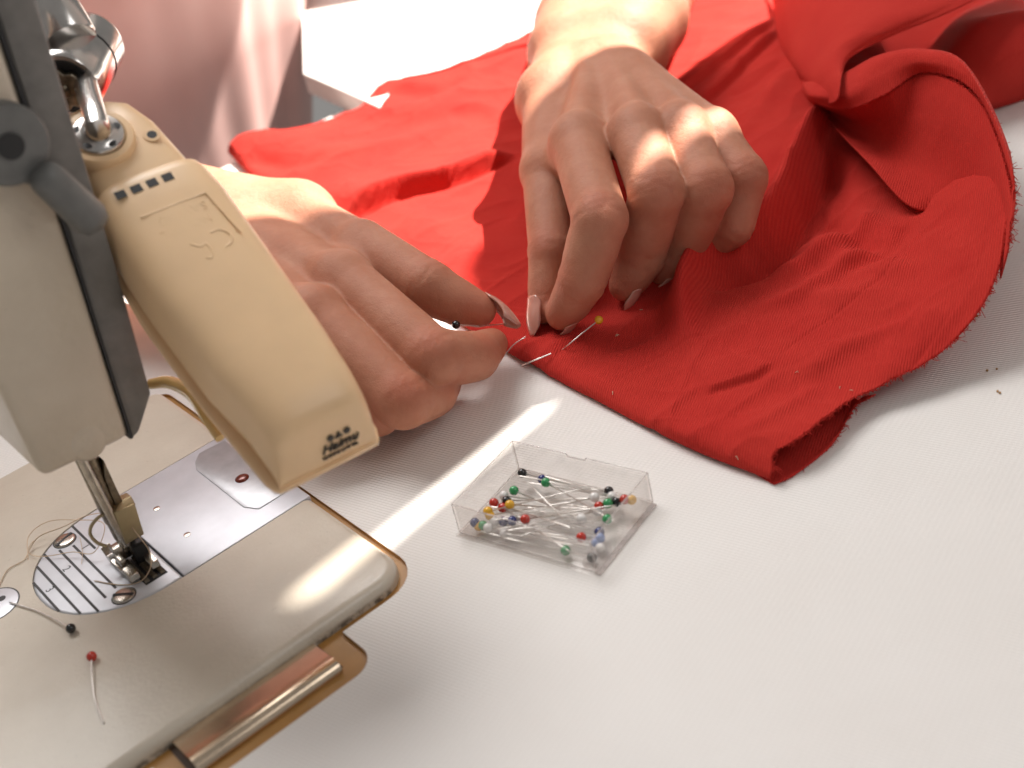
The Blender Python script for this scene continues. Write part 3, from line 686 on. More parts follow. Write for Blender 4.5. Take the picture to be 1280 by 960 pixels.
# (pixel polyline, height cm, width cm, kind) kind: ridge / step (side<0 = right of travel is raised)
CREASES = [
    ([(415, 272), (500, 241), (570, 222), (655, 190)], 0.8, 0.42, 'step'),
    ([(838, 132), (880, 100), (930, 62), (975, 30)], 0.42, 0.34, 'step'),
    ([(862, 142), (905, 108), (950, 68), (985, 45)], 0.45, 0.34, 'step'),
    ([(1045, 150), (1014, 203), (995, 240), (962, 297), (918, 316), (880, 337), (857, 368), (856, 415), (866, 440)], 1.4, 0.48, 'ridge'),
    ([(1050, 190), (1022, 235), (990, 290), (950, 332), (905, 352), (880, 372)], -1.1, 0.55, 'ridge'),
    ([(1030, 180), (1050, 230), (1045, 270), (1020, 300)], -0.4, 0.55, 'ridge'),
    ([(1090, 250), (1060, 290), (1010, 330), (960, 360)], 0.40, 0.45, 'ridge'),
    ([(930, 390), (980, 378), (1040, 345), (1100, 300)], 0.22, 0.35, 'ridge'),
    ([(1140, 270), (1120, 310), (1090, 330), (1040, 350)], -0.25, 0.40, 'ridge'),
    ([(1160, 300), (1190, 340), (1200, 385)], 0.22, 0.5, 'ridge'),
    ([(1000, 470), (1040, 440), (1100, 420), (1150, 415)], 0.15, 0.35, 'ridge'),
    ([(905, 545), (950, 525), (990, 500), (1030, 470)], 0.10, 0.3, 'ridge'),
    ([(800, 520), (840, 498), (880, 470)], 0.07, 0.2, 'ridge'),
    ([(300, 200), (380, 232), (470, 250), (560, 300), (600, 340)], 0.10, 0.9, 'ridge'),
    ([(700, 470), (760, 430), (830, 405), (880, 410)], -0.10, 0.7, 'ridge'),
    ([(1000, 560), (1060, 500), (1130, 440), (1180, 380)], 0.12, 0.8, 'ridge'),
    ([(875, 484), (915, 472), (945, 464), (966, 450)], 0.16, 0.26, 'step'),
    ([(880, 520), (930, 505), (975, 470)], -0.10, 0.5, 'ridge'),
    ([(966, 450), (1000, 424), (1050, 393), (1110, 352), (1125, 320)], -0.05, 0.05, 'ridge'),
    ([(1200, 410), (1228, 372), (1242, 320), (1247, 270)], -0.06, 0.06, 'ridge'),
    ([(1130, 470), (1165, 438), (1200, 405)], -0.06, 0.06, 'ridge'),
    ([(650, 425), (665, 440), (690, 425), (720, 412)], 0.12, 0.25, 'ridge'),
    ([(660, 462), (690, 440), (705, 425)], -0.06, 0.08, 'ridge'),
    ([(760, 470), (800, 450), (860, 425), (905, 415)], -0.05, 0.05, 'ridge'),
    ([(1000, 300), (1060, 330), (1110, 345), (1150, 340)], 0.30, 0.9, 'ridge'),
    ([(1010, 385), (1070, 372), (1110, 380), (1150, 400)], 0.18, 0.7, 'ridge'),
    ([(980, 250), (1030, 262), (1080, 300), (1110, 320)], -0.35, 0.6, 'ridge'),
    ([(330, 175), (420, 190), (520, 178), (600, 150)], 0.22, 0.8, 'ridge'),
    ([(300, 190), (360, 205), (420, 200)], -0.12, 0.5, 'ridge'),
    ([(480, 120), (540, 128), (590, 112)], -0.25, 0.7, 'ridge'),
    ([(560, 150), (610, 140), (650, 165)], 0.18, 0.6, 'ridge'),
    ([(545, 315), (590, 285), (640, 262)], 0.06, 0.12, 'ridge'),
    ([(600, 365), (650, 330), (665, 320)], 0.06, 0.12, 'ridge'),
    ([(1110, 480), (1140, 440), (1180, 400)], 0.14, 0.7, 'ridge'),
    ([(900, 200), (940, 170), (990, 110)], 0.30, 0.6, 'ridge'),
    ([(905, 130), (950, 110), (985, 90)], -0.20, 0.4, 'ridge'),
]
CRW = [(np.array([P(u, v, 0.9)[:2] for u, v in pl]), a, w2, k) for pl, a, w2, k in CREASES]
def wrinkle(S):
    X, Y = S[..., 0].copy(), S[..., 1].copy(); Z = S[..., 2]
    for L, a, wd_, k in CRW:
        Lc = catmull([(x, y, 0) for x, y in L], 24)[:, :2]
        d, sd_, al = seg_dist(X, Y, Lc)
        endf = np.clip(np.minimum(al, 1 - al) * 5, 0, 1); endf = endf * endf * (3 - 2 * endf)
        endf = np.where(d < 1e-6, endf, endf)
        if k == 'ridge': Z = Z + a * endf * np.exp(-(d / wd_) ** 2)
        else:
            s = d * sd_
            prof_ = np.where(s > 0, np.exp(-np.maximum(s, 0) / 2.2), np.exp(-(np.minimum(s, 0) / (wd_ * .45)) ** 2))
            Z = Z + a * endf * prof_ - 0.35 * a * endf * np.exp(-((s + wd_ * .9) / (wd_ * .6)) ** 2)
    # small irregular folds
    nz = np.array([mnoise.noise(Vector((x * .33, y * .33, 3.1))) * .12 + mnoise.noise(Vector((x * .9 + 5, y * .55, 1.1))) * .045 for x, y in zip(X.ravel()[::1], Y.ravel()[::1])]).reshape(X.shape) if X.size < 260000 else 0
    def rg(x, y): return (1 - abs(mnoise.noise(Vector((x * .23 + 2, y * .42, 7.7))))) ** 7 * .10 + (1 - abs(mnoise.noise(Vector((x * .75, y * .5 + 9, 2.2))))) ** 9 * .03
    nz = nz + np.array([rg(x, y) for x, y in zip(X.ravel(), Y.ravel())]).reshape(X.shape)
    S = S.copy(); S[..., 2] = np.maximum(Z + nz * edge_fade(S), 0.03); return S
def edge_fade(S):
    n0 = S.shape[0]; f = np.clip(np.arange(n0) / (n0 * .12), 0, 1)[:, None]; return f
fab = empty('red_fabric', P(900, 400, 0), 'crumpled red twill fabric with frayed raw edges being pinned by both hands', 'fabric')
front = [(285, 194), (335, 243), (440, 318), (545, 388), (640, 446), (755, 508), (865, 564), (962, 601)]
def inset(k, z, dx=3, dy=-8):
    return [(u + dx * k, v + dy * k, z) for u, v in front]
ROWS = [
    [(u + 2, v - 1, .05) for u, v in front],
    [(u, v - 4, .22) for u, v in front],
    [(u + 4, v - 14, .46) for u, v in front],
    [(u + 14, v - 26, .58) for u, v in front[:-1]] + [(968, 566, .75)],

    [(310, 172, .9), (390, 205, .9), (500, 262, .8), (600, 340, .7), (694, 404, .6), (800, 450, .6), (905, 512, .7), (1005, 543, .95)],
    [(345, 162, .95), (440, 178, 1.0), (560, 225, .8), (680, 290, .7), (780, 345, .6), (870, 415, .8), (970, 450, .8), (1075, 500, .55)],
    [(400, 153, .6), (490, 160, .9), (630, 190, .9), (780, 235, .6), (880, 300, 1.2), (970, 345, 1.0), (1060, 393, 1), (1165, 452, .9)],
    [(450, 135, 1.0), (560, 130, 1.4), (690, 130, .9), (850, 165, .8), (950, 235, 1.6), (1030, 285, .7), (1110, 320, 1.0), (1238, 365, 2.2)],
    [(480, 103, 1.45), (620, 88, 1.7), (760, 70, 1.0), (900, 82, .9), (985, 150, 1.9), (1070, 232, .7), (1150, 270, .9), (1258, 280, 3.4)],
    [(560, 86, 1.7), (680, 42, 1.8), (820, 0, 1.3), (950, 10, 1.0), (1020, 80, 2.0), (1085, 185, .8), (1160, 235, 1), (1262, 225, 3.8)],
    [(668, 56, 1.9), (790, -40, 1.6), (910, -75, .8), (1030, -75, 1.2), (1080, 10, 1.5), (1130, 110, .8), (1200, 170, .9), (1262, 190, 3.8)],
]
ROWS[2][0] = (286, 184, .5); ROWS[3][0] = (291, 176, .75); ROWS[4][0] = (305, 167, .95)
main, Smain = grid_surface('main_layer', ROWS, 420, 420, M['red'], fab, wrinkle)
# lower layer seen inside the open end
U = [[(900, 566, .05), (962, 602, .05), (966, 603, .05)], [(930, 540, .06), (985, 590, .05), (1000, 584, .07)], [(985, 510, .06), (1030, 556, .05), (1044, 546, .10)], [(1020, 490, .08), (1056, 515, .10), (1072, 502, .3)], [(1040, 480, .2), (1075, 500, .35), (1095, 494, .5)]]
under, Sund = grid_surface('lower_layer', U, 60, 40, M['red'], fab)
# inner wall of the curl, ribbon of the turned edge, upper folds
Wl = [[(1001, 100, 2.3), (1036, 150, 2.0), (1085, 202, 1.9), (1139, 258, 1.15), (1203, 268, .7), (1245, 298, 2.5), (1250, 348, 2.0)],
      [(1006, 106, 2.4), (1052, 152, 1.9), (1104, 188, 1.6), (1160, 215, 1.5), (1215, 225, 2.2), (1252, 268, 3.2), (1255, 330, 2.9)],
      [(1018, 130, 2.6), (1070, 150, 2.4), (1115, 150, 2.7), (1160, 145, 3.1), (1222, 170, 3.6), (1258, 245, 3.9), (1258, 318, 3.3)],
      [(1012, 126, 3.0), (1060, 134, 3.3), (1110, 116, 3.8), (1158, 92, 4.3), (1222, 124, 4.5), (1262, 228, 4.2), (1260, 310, 3.5)]]
wall, Swall = grid_surface('curl_wall', Wl, 60, 160, M['red'], fab)
Rb = [[(1004, 114, 2.5), (1015, 127, 3.05), (1060, 136, 3.35), (1108, 117, 3.85), (1156, 90, 4.38), (1220, 117, 4.6), (1264, 225, 4.3), (1261, 305, 3.6)],
      [(1003, 108, 2.6), (1012, 118, 3.4), (1058, 116, 3.9), (1100, 92, 4.4), (1150, 77, 4.8), (1212, 97, 4.95), (1264, 214, 4.5), (1262, 300, 3.6)],
      [(1003, 102, 2.6), (1010, 106, 3.4), (1055, 96, 4.0), (1098, 72, 4.7), (1148, 63, 5.0), (1205, 80, 5.1), (1262, 195, 4.6), (1263, 290, 3.6)],
      [(1003, 100, 2.4), (1012, 102, 3.1), (1052, 94, 3.6), (1098, 73, 4.2), (1150, 65, 4.5), (1210, 86, 4.5), (1262, 190, 4.0), (1263, 285, 3.2)],
      [(1003, 102, 2.0), (1014, 112, 2.0), (1055, 120, 2.0), (1100, 110, 2.0), (1150, 100, 2.0), (1215, 130, 2.0), (1258, 215, 2.0), (1260, 290, 2.0)]]
ribbon, Srib = grid_surface('turned_edge', Rb, 70, 160, M['red'], fab)
Up = [[(958, -45, 1.6), (966, 0, 1.6), (972, 45, 1.7), (995, 92, 1.9), (1030, 132, 2.3)],
      [(980, -45, 3.0), (985, 0, 3.0), (992, 45, 3.0), (1004, 92, 3.1), (1034, 131, 3.2)],
      [(1040, -45, 4.6), (1040, 5, 4.7), (1032, 55, 4.3), (1026, 88, 4.0), (1046, 125, 3.9)],
      [(1130, -45, 5.4), (1110, 5, 5.2), (1072, 40, 4.9), (1044, 68, 4.5), (1050, 104, 4.3)],
      [(1260, -35, 5.2), (1190, 5, 5.0), (1112, 40, 4.7), (1062, 68, 4.4), (1052, 96, 4.2)],
      [(1262, -27, 4.6), (1191, 11, 4.5), (1112, 44, 4.2), (1062, 71, 4.0), (1048, 98, 3.4)],
      [(1240, -60, 3.0), (1170, -20, 2.8), (1095, 15, 2.6), (1050, 50, 2.4), (1030, 92, 2.2)]]
Ln = [[(1035, 125, .25), (1100, 130, .25), (1180, 140, .25)], [(1045, 80, .3), (1120, 70, .3), (1220, 60, .3)], [(1060, 30, .3), (1150, 0, .3), (1260, -30, .3)]]
lin, _ = grid_surface('inner_layer', Ln, 30, 30, M['red'], fab)
upf, Sup = grid_surface('upper_fold', Up, 90, 90, M['red'], fab)
Bk = [[(1150, 150, .3), (1200, 145, .3), (1245, 136, .1), (1330, 108, .1)],
      [(1150, 125, 1.0), (1200, 120, 1.4), (1250, 122, .7), (1330, 92, .6)],
      [(1150, 100, .8), (1190, 75, 2.2), (1250, 70, 2.6), (1330, 50, 2.4)],
      [(1160, 75, .6), (1205, 35, 2.8), (1260, 18, 3.4), (1330, 10, 3.4)],
      [(1160, 60, .3), (1205, 22, 2.0), (1270, 12, 2.2), (1330, 4, 2.2)],
      [(1170, 40, .2), (1210, 10, .3), (1280, -20, .3), (1330, -40, .3)]]
bkf, _ = grid_surface('back_fold', Bk, 70, 60, M['red'], fab)
# side skin where the right edge of the main layer falls to the table (inner side of the raised edge)
# frayed threads along the raw edges
fr = bmesh.new()
def fray(line, nper_cm=9, lo_=.04, hi_=.20, out=None):
    L = np.array(line); seg = np.linalg.norm(np.diff(L, axis=0), axis=1); cum = np.concatenate([[0], np.cumsum(seg)])
    for s in rng.uniform(0, cum[-1], int(cum[-1] * nper_cm)):
        k = min(np.searchsorted(cum, s) - 1, len(L) - 2); k = max(k, 0); p = L[k] + (L[k + 1] - L[k]) * ((s - cum[k]) / (seg[k] + 1e-9))
        t = (L[k + 1] - L[k]) / (seg[k] + 1e-9); o_ = np.cross(t, [0, 0, 1]); o_ = o_ / (np.linalg.norm(o_) + 1e-9) * (out or 1)
        ln = min(lo_ + rng.exponential(hi_ * .45), .4) * (2.0 if rng.random() < .05 else 1)
        d = o_ + t * rng.normal(0, 1.3) + np.array([0, 0, rng.normal(-.1, .5)]); d /= np.linalg.norm(d)
        m_ = p + d * ln * .5 + rng.normal(0, .02, 3); e = p + d * ln + np.array([0, 0, -.02]) + rng.normal(0, .03, 3)
        e[2] = max(e[2], .02); add_tube(fr, [p - d * .03, m_ + rng.normal(0, .02, 3), e], [.016, .013, .008], 3)
edge_r = Smain[int(420 * .30):, -1]; edge_open = Smain[14:int(420 * .5), -1]
fray(Smain[16:400, -1][::4], 26, .05, .16)
fray(Sund[:, -1][::3], 26, .05, .16)
fray(Swall[-1][::3], 26, .05, .16, -1); fray(Srib[0][::3], 26, .05, .16, -1)
fro = bm_obj('frayed_threads', fr, M['red'], fab); fro['kind'] = 'stuff'
lb = bmesh.new()
flat = Smain.reshape(-1, 3)
pr = np.array([proj(p) for p in flat[::7]]); fl7 = flat[::7]
for u, v in ((771, 420), (800, 384), (765, 491), (1063, 486), (1050, 484), (776, 424), (1000, 470), (925, 575)):
    k = int(np.argmin((pr[:, 0] - u) ** 2 + (pr[:, 1] - v) ** 2)); p = fl7[k] + np.array([0, 0, .02]); a = rng.uniform(0, 6.28); ln = rng.uniform(.05, .16)
    d = np.array([math.cos(a), math.sin(a), 0]) * ln; add_tube(lb, [p - d, p + np.array([0, 0, .03]) + rng.normal(0, .02, 3), p + d * .8], [.012, .014, .01], 4)
lo_ = bm_obj('lint', lb, M['thread'], fab); lo_['kind'] = 'stuff'

# ------------------------------------------------------------------ hands and person (implicit surfaces -> mesh)
import openvdb as vdb
class Field:
    def __init__(s, lo, hi, res):
        s.lo = np.array(lo, float); s.res = res; s.n = np.ceil((np.array(hi) - s.lo) / res).astype(int) + 1
        s.ax = [s.lo[k] + np.arange(s.n[k]) * res for k in range(3)]
        s.D = np.full(s.n, 9.0, np.float32)
    def sub(s, lo, hi):
        sl = []
        for k in range(3):
            a = max(0, int((lo[k] - s.lo[k]) / s.res)); b = min(s.n[k], int((hi[k] - s.lo[k]) / s.res) + 2); sl.append(slice(a, max(a, b)))
        sl = tuple(sl); g_ = [s.ax[k][sl[k]].astype(np.float32) for k in range(3)]
        return sl, g_[0][:, None, None], g_[1][None, :, None], g_[2][None, None, :]
    def cone(s, a, b, ra, rb, k=.15, pad=None, D=None):
        D = s.D if D is None else D
        a = np.array(a, float); b = np.array(b, float); m = max(ra, rb) + (pad or (k + .45))
        sl, X, Y, Z = s.sub(np.minimum(a, b) - m, np.maximum(a, b) + m)
        if 0 in D[sl].shape: return
        ba = b - a; L2 = ba @ ba; L = math.sqrt(L2)
        px, py, pz = X - a[0], Y - a[1], Z - a[2]
        y = (px * ba[0] + py * ba[1] + pz * ba[2]) / L; q2 = px * px + py * py + pz * pz - y * y; x = np.sqrt(np.maximum(q2, 0))
        sn = (ra - rb) / L; sn = max(-.98, min(.98, sn)); cs = math.sqrt(1 - sn * sn)
        # round cone distance
        kk = y - x * sn / cs * -1 * -1
        t = y * cs * 0 + (y + x * -sn / cs) if False else None
        k1 = x * (-sn) + y * cs      # along
        d1 = np.sqrt(x * x + y * y) - ra; d2 = np.sqrt(x * x + (y - L) ** 2) - rb; d3 = x * cs + y * sn - ra
        d = np.where(k1 < 0, d1, np.where(k1 > L * cs, d2, d3)).astype(np.float32)
        o = D[sl]
        if k <= 0: D[sl] = np.minimum(o, d)
        else:
            h = np.clip(.5 + .5 * (o - d) / k, 0, 1); D[sl] = o * (1 - h) + d * h - k * h * (1 - h)
    def merge(s, E, k):
        h = np.clip(.5 + .5 * (s.D - E) / k, 0, 1); s.D = (s.D * (1 - h) + E * h - k * h * (1 - h)).astype(np.float32)
    def crease(s, D, c, t, nrm, offs, depth, wd_, R=1.1, curve=0.0):
        c = np.array(c, float); t = np.array(t, float) / np.linalg.norm(t); nrm = np.array(nrm, float); nrm -= t * (nrm @ t); nrm /= np.linalg.norm(nrm)
        sd2 = np.cross(t, nrm)
        sl, X, Y, Z = s.sub(c - R - .3, c + R + .3)
        px, py, pz = X - c[0], Y - c[1], Z - c[2]
        st = px * t[0] + py * t[1] + pz * t[2]; sn_ = px * nrm[0] + py * nrm[1] + pz * nrm[2]; ss = px * sd2[0] + py * sd2[1] + pz * sd2[2]
        m = np.clip((sn_ + .05) / .35, 0, 1) * np.clip((R - np.sqrt(px * px + py * py + pz * pz)) / .3, 0, 1)
        add = 0
        for i, of in enumerate(offs):
            wob = .05 * np.sin(ss * 5 + i * 2.1)
            add = add + np.exp(-((st - of - curve * ss * ss * (1 if of > 0 else -1) - wob) / wd_) ** 2) * (1 if i == len(offs) // 2 else .7)
        D[sl] = D[sl] + (depth * add * m).astype(np.float32)
    def mesh(s, cuts=()):
        D = s.D
        # light smoothing
        for _ in range(1):
            for ax_ in range(3): D = (np.roll(D, 1, ax_) + 2 * D + np.roll(D, -1, ax_)) / 4
        g_ = vdb.FloatGrid(9.0); g_.copyFromArray(np.ascontiguousarray(np.clip(D, -2, 2)).astype(np.float32))
        pts, quads = g_.convertToQuads(isovalue=0.0)
        return pts * s.res + s.lo, quads[:, ::-1]
ruddy = []           # (centre, radius, amount)
def finger(fld, J, R, nrm, kn=.12, bumps=True, creases=True, tip_flat=True):
    E = np.full(fld.n, 9.0, np.float32)
    for i in range(len(J) - 1): fld.cone(J[i], J[i + 1], R[i], R[i + 1], kn if i else 0, D=E)
    for i in range(1, len(J) - 1):
        t = np.array(J[i + 1]) - np.array(J[i - 1]); t /= np.linalg.norm(t); n1 = np.array(nrm, float) - t * (np.array(nrm) @ t); n1 /= np.linalg.norm(n1)
        if bumps:
            c = np.array(J[i]) + n1 * R[i] * .08; fld.cone(c - t * .12, c + t * .12, R[i] * .86, R[i] * .86, .25, D=E)
        # soft pads between joints
        a, b = np.array(J[i]), np.array(J[i + 1]); md_ = (a + b) / 2 - n1 * R[i] * .18
        fld.cone(md_ - (b - a) * .14, md_ + (b - a) * .14, (R[i] + R[i + 1]) / 2 * .88, (R[i] + R[i + 1]) / 2 * .86, .3, D=E)
        if creases and i < len(J) - 1:
            fld.crease(E, J[i], t, n1, [-.26, -.09, .10, .25], .032, .045, R[i] * 1.7, .18)
            fld.crease(E, J[i], t, -n1, [0.0], .05, .06, R[i] * 1.7)
        ruddy.append((np.array(J[i]) + n1 * R[i], .75, .55))
    ruddy.append((np.array(J[-1]), .9, .8))
    return E
def v3(*a): return np.array(a, float)

# hand at the right, reaching down from the top of the picture
JA = dict(
    I=[P(722, 178, 5.4), P(750, 274, 4.6), P(728, 350, 2.7), P(703, 392, 1.25)],
    Mi=[P(796, 168, 5.5), P(820, 240, 4.7), P(803, 318, 2.2), P(782, 356, 1.25)],
    Ri=[P(852, 165, 5.2), P(884, 236, 4.3), P(856, 308, 1.9), P(828, 336, 1.15)],
    Pi=[P(893, 172, 4.6), P(930, 222, 3.8), P(918, 282, 2.3), P(888, 308, 1.5)],
    T=[P(694, 125, 4.3), P(684, 215, 3.9), P(689, 315, 2.5), P(679, 386, 1.15)])
fA = Field((20, 26, .0), (50, 54, 10), .062)
WA = P(748, 62, 4.3); WA2 = P(788, -30, 3.9); dA = WA2 - WA; dA /= np.linalg.norm(dA)
acr = np.cross([0, 0, 1], dA); acr /= np.linalg.norm(acr)      # across the wrist
for s_, r_ in ((-1, 2.15), (1, 2.1)):
    fA.cone(WA + acr * 1.25 * s_, WA + dA * 4 + acr * 1.35 * s_, 2.05, 2.2, .8)
    fA.cone(WA + dA * 4 + acr * 1.35 * s_, WA + dA * 16 + acr * 1.3 * s_, 2.15, 2.7, .8)
nA = v3(0, -.25, 1)
fA.cone(WA - v3(0, 0, .4), WA + dA * 14, 2.0, 2.8, .8)
for nm_, r0, r1 in (('I', 1.35, 1.02), ('Mi', 1.3, .98), ('Ri', 1.2, .92), ('Pi', 1.1, .84)):
    off = {'I': .75, 'Mi': .25, 'Ri': -.3, 'Pi': -.8}[nm_]
    # across: sign picked so the index lies on the thumb side
    sgn = 1 if (JA['I'][0] - WA) @ acr > 0 else -1
    a0 = WA + acr * sgn * off * 1.15 - dA * .3 - v3(0, 0, .45)
    b0 = JA[nm_][0] - v3(0, 0, r1 - .75)
    fA.cone(a0, b0, r0 + .15, r1 - .05, .75)
fA.cone(WA - dA * 1.0 - v3(0, 0, 1.0), (JA['Mi'][0] + JA['Ri'][0]) / 2 - v3(0, 0, 1.6), 1.6, 1.1, .8)
fA.cone(WA + acr * sgn * 1.0 - v3(0, 0, .8), JA['T'][0], 1.6, 1.45, .8)
fA.cone(JA['T'][0], JA['T'][1], 1.4, 1.0, .7)
fA.cone(P(724, 30, 4.1), P(696, 124, 4.2), 1.6, 1.5, .7)
fA.cone(WA + dA * 4 + acr * sgn * 1.5, JA['T'][0] + acr * sgn * .1, 1.9, 1.4, .8)
fA.cone(JA['I'][0] - v3(0, 0, .9), JA['T'][1] + v3(0, 0, .1), .75, .75, .8)      # web between thumb and index
E1 = finger(fA, JA['I'], [1.02, .97, .84, .62], nA)
E2 = finger(fA, JA['Mi'], [1.02, .98, .84, .62], nA)
E3 = finger(fA, JA['Ri'], [.97, .92, .78, .60], nA)
E4 = finger(fA, JA['Pi'], [.88, .84, .70, .54], nA)
E5 = finger(fA, JA['T'][1:], [.98, .84, .56], v3(-.6, -.1, .6))
U_ = np.minimum(np.minimum(E1, E2), np.minimum(E3, E4))
fA.merge(U_, .55)
fA.merge(E5, .16)
# tendons and knuckle heads on the back of the hand
for nm_ in ('I', 'Mi', 'Ri', 'Pi'):
    k_ = JA[nm_][0]; fA.cone(k_ + v3(0, 0, .12), k_ + v3(0, 0, .1) + dA * .1, .92 if nm_ != 'Pi' else .8, .85 if nm_ != 'Pi' else .74, .35)
    a0 = WA + (k_ - WA) * .28 + v3(0, 0, 1.3); fA.cone(k_ + v3(0, 0, .45) + dA * .6, a0 - v3(0, 0, .25), .22, .2, .9)
vA, qA = fA.mesh()

# hand at the left, coming from behind the lamp
JB = dict(
    I=[P(428, 352, 4.1), P(540, 446, 2.75), P(592, 446, 1.7), P(615, 430, 1.35)],
    Mi=[P(392, 395, 4.0), P(503, 500, 2.1), P(540, 492, 1.3), P(556, 474, 1.0)],
    Ri=[P(370, 440, 3.6), P(470, 515, 1.6), P(490, 508, .9), P(500, 490, .8)],
    Pi=[P(345, 470, 3.2), P(420, 530, 1.5), P(445, 520, .9), P(455, 500, .8)],
    T=[P(372, 274, 3.75), P(452, 310, 3.6), P(533, 358, 3.0), P(598, 387, 2.1)])
fB = Field((11, 28, .0), (27, 60, 7.5), .062)
WB = P(268, 300, 3.8); WB2 = np.array([13.2, 60, 6.0]); dB = WB2 - WB; dB /= np.linalg.norm(dB)
acb = np.cross([0, 0, 1], dB); acb /= np.linalg.norm(acb)
sgb = 1 if (JB['I'][0] - JB['Mi'][0]) @ acb > 0 else -1
for s_ in (-1, 1): fB.cone(WB + acb * .95 * s_, WB + dB * 14 + acb * 1.2 * s_, 1.95, 2.5, .8)
for nm_, r0, r1, off in (('I', 1.35, 1.05, .9), ('Mi', 1.3, 1.0, .3), ('Ri', 1.2, .95, -.3), ('Pi', 1.1, .85, -.9)):
    fB.cone(WB + acb * sgb * off * 1.1 - dB * .3, JB[nm_][0] - v3(0, 0, r1 - .75), r0 + .1, r1 - .05, .75)
fB.cone(WB + acb * sgb * 1.0 - dB * .6, JB['T'][0], 1.5, 1.25, .8); fB.cone(JB['T'][0], JB['T'][1], 1.25, .95, .7)
fB.cone(WB + dB * 3 + acb * sgb * .9, JB['T'][0], 1.95, 1.35, .9)
fB.cone(JB['I'][0] - v3(0, 0, .5), JB['T'][1] - v3(0, 0, .2), .7, .7, .9)
nB = v3(-.15, -.55, .8)
G1 = finger(fB, JB['I'], [1.08, .98, .84, .56], nB); G2 = finger(fB, JB['Mi'], [1.05, .95, .8, .62], nB)
G3 = finger(fB, JB['Ri'], [.9, .78, .66, .52], nB); G4 = finger(fB, JB['Pi'], [.8, .7, .6, .5], nB)
G5 = finger(fB, JB['T'][1:], [1.1, .98, .64], v3(.5, .45, .75))
U_ = np.minimum(np.minimum(G1, G2), np.minimum(G3, G4)); fB.merge(U_, .42); fB.merge(G5, .16)
for nm_ in ('I', 'Mi', 'Ri'):
    k_ = JB[nm_][0]; fB.cone(k_ + v3(0, 0, .1), k_ + v3(0, 0, .1) + dB * .1, .95, .88, .35)
    fB.cone(k_ + v3(0, 0, .45) + dB * .5, WB + (k_ - WB) * .25 + v3(0, 0, .9), .2, .15, .8)
vB, qB = fB.mesh()

# upper arms and trunk (under the shirt)
TC = np.array([26.5, 84.0, 0.0])
fT = Field((-8, 40, -14), (70, 102, 60), .5)
elbA = WA + dA * 27 + v3(3, 2, .3); shA = np.array([48., 98, 32]); shB = np.array([10., 88, 42]); elbB = WB + dB * 22 + v3(-3, 4, 1)
fT.cone(WA + dA * 13, elbA, 3.6, 3.4, .8, 5); fT.cone(elbA, shA, 3.4, 4.6, .8, 6)
fT.cone(WB + dB * 9, elbB, 3.0, 4.0, .8, 5); fT.cone(elbB, shB, 4.0, 5, .8, 6)
for dx in (-6, 0, 6): fT.cone((TC[0] + dx, TC[1] + 3, -8), (TC[0] + dx * 1.3, TC[1] + 4, 44), 6.0, 6.5, 3, 8)
fT.cone((TC[0], TC[1] + 3, 46), (TC[0], TC[1], 56), 5, 4.6, 3, 8)
vT, qT = fT.mesh()
allv = np.vstack([vA, vB, vT]); allq = np.vstack([qA, qB + len(vA), qT + len(vA) + len(vB)])
pme = bpy.data.meshes.new('person'); pme.vertices.add(len(allv)); pme.vertices.foreach_set('co', allv.astype(np.float32).ravel())
pme.loops.add(allq.size); pme.loops.foreach_set('vertex_index', allq.astype(np.int32).ravel())
pme.polygons.add(len(allq)); pme.polygons.foreach_set('loop_start', np.arange(0, allq.size, 4, dtype=np.int32)); pme.update(calc_edges=True); pme.validate()
rd = np.zeros(len(allv))
for c, R_, am in ruddy:
    rd = np.maximum(rd, am * np.exp(-(np.linalg.norm(allv - c, axis=1) / R_) ** 2))
at = pme.attributes.new('ruddy', 'FLOAT', 'POINT'); at.data.foreach_set('value', rd.astype(np.float32))
person = link_mesh('person', pme, M['skin'], None, True)
setprops(person, 'person in a dusty pink shirt pinning red fabric with both hands', 'person')
# make sure the surface faces outward
_bm = bmesh.new(); _bm.from_mesh(pme); vol = _bm.calc_volume(signed=True); _bm.free()
if vol < 0: pme.flip_normals()

def nail(tip, joint, nrm, wd_, ln, over=.25, r0=.6, r1=.8, dip=.0):
    """curved nail plate on the back of a finger end; r0 / r1 finger radius at tip / joint"""
    tip = np.array(tip); joint = np.array(joint); L_ = np.linalg.norm(tip - joint); t = (tip - joint) / L_
    n1 = np.array(nrm, float) - t * (np.array(nrm) @ t); n1 /= np.linalg.norm(n1); s1 = np.cross(t, n1)
    V = []; nu, nv = 20, 14
    for i in range(nu):
        a = i / (nu - 1); along_ = -ln * .5 + a * ln + over
        rr = r0 + (r1 - r0) * min(1, max(0, -along_ / L_)) + .015 - max(0, along_ - .15) ** 2 * dip
        ww = wd_ / 2 * (1 - max(0, (a - .5) / .5) ** 2.4 * .8) * (1 - max(0, (.22 - a) / .22) ** 2 * .4)
        for j in range(nv):
            b = (j / (nv - 1) * 2 - 1); x = b * ww
            V.append(tip + t * along_ + s1 * x + n1 * (rr * math.sqrt(max(0, 1 - (x / (rr * 1.02)) ** 2))))
    Fq = [(i * nv + j, i * nv + j + 1, (i + 1) * nv + j + 1, (i + 1) * nv + j) for i in range(nu - 1) for j in range(nv - 1)]
    o = mesh_obj('fingernail', V, Fq, M['nail'], person); md = o.modifiers.new('thickness', 'SOLIDIFY'); md.thickness = .05 * CM; md.offset = 0; return o
toc = lambda p: (np.array([0, 0, H]) - np.array(p)) / np.linalg.norm(np.array([0, 0, H]) - np.array(p))
nail(JA['I'][3], JA['I'][2], v3(.35, -1, -.45), .95, 1.15, .38, .62, .84, .3)
nail(JA['Mi'][3], JA['Mi'][2], v3(.35, -1, -.45), .92, 1.1, .34, .62, .84, .3)
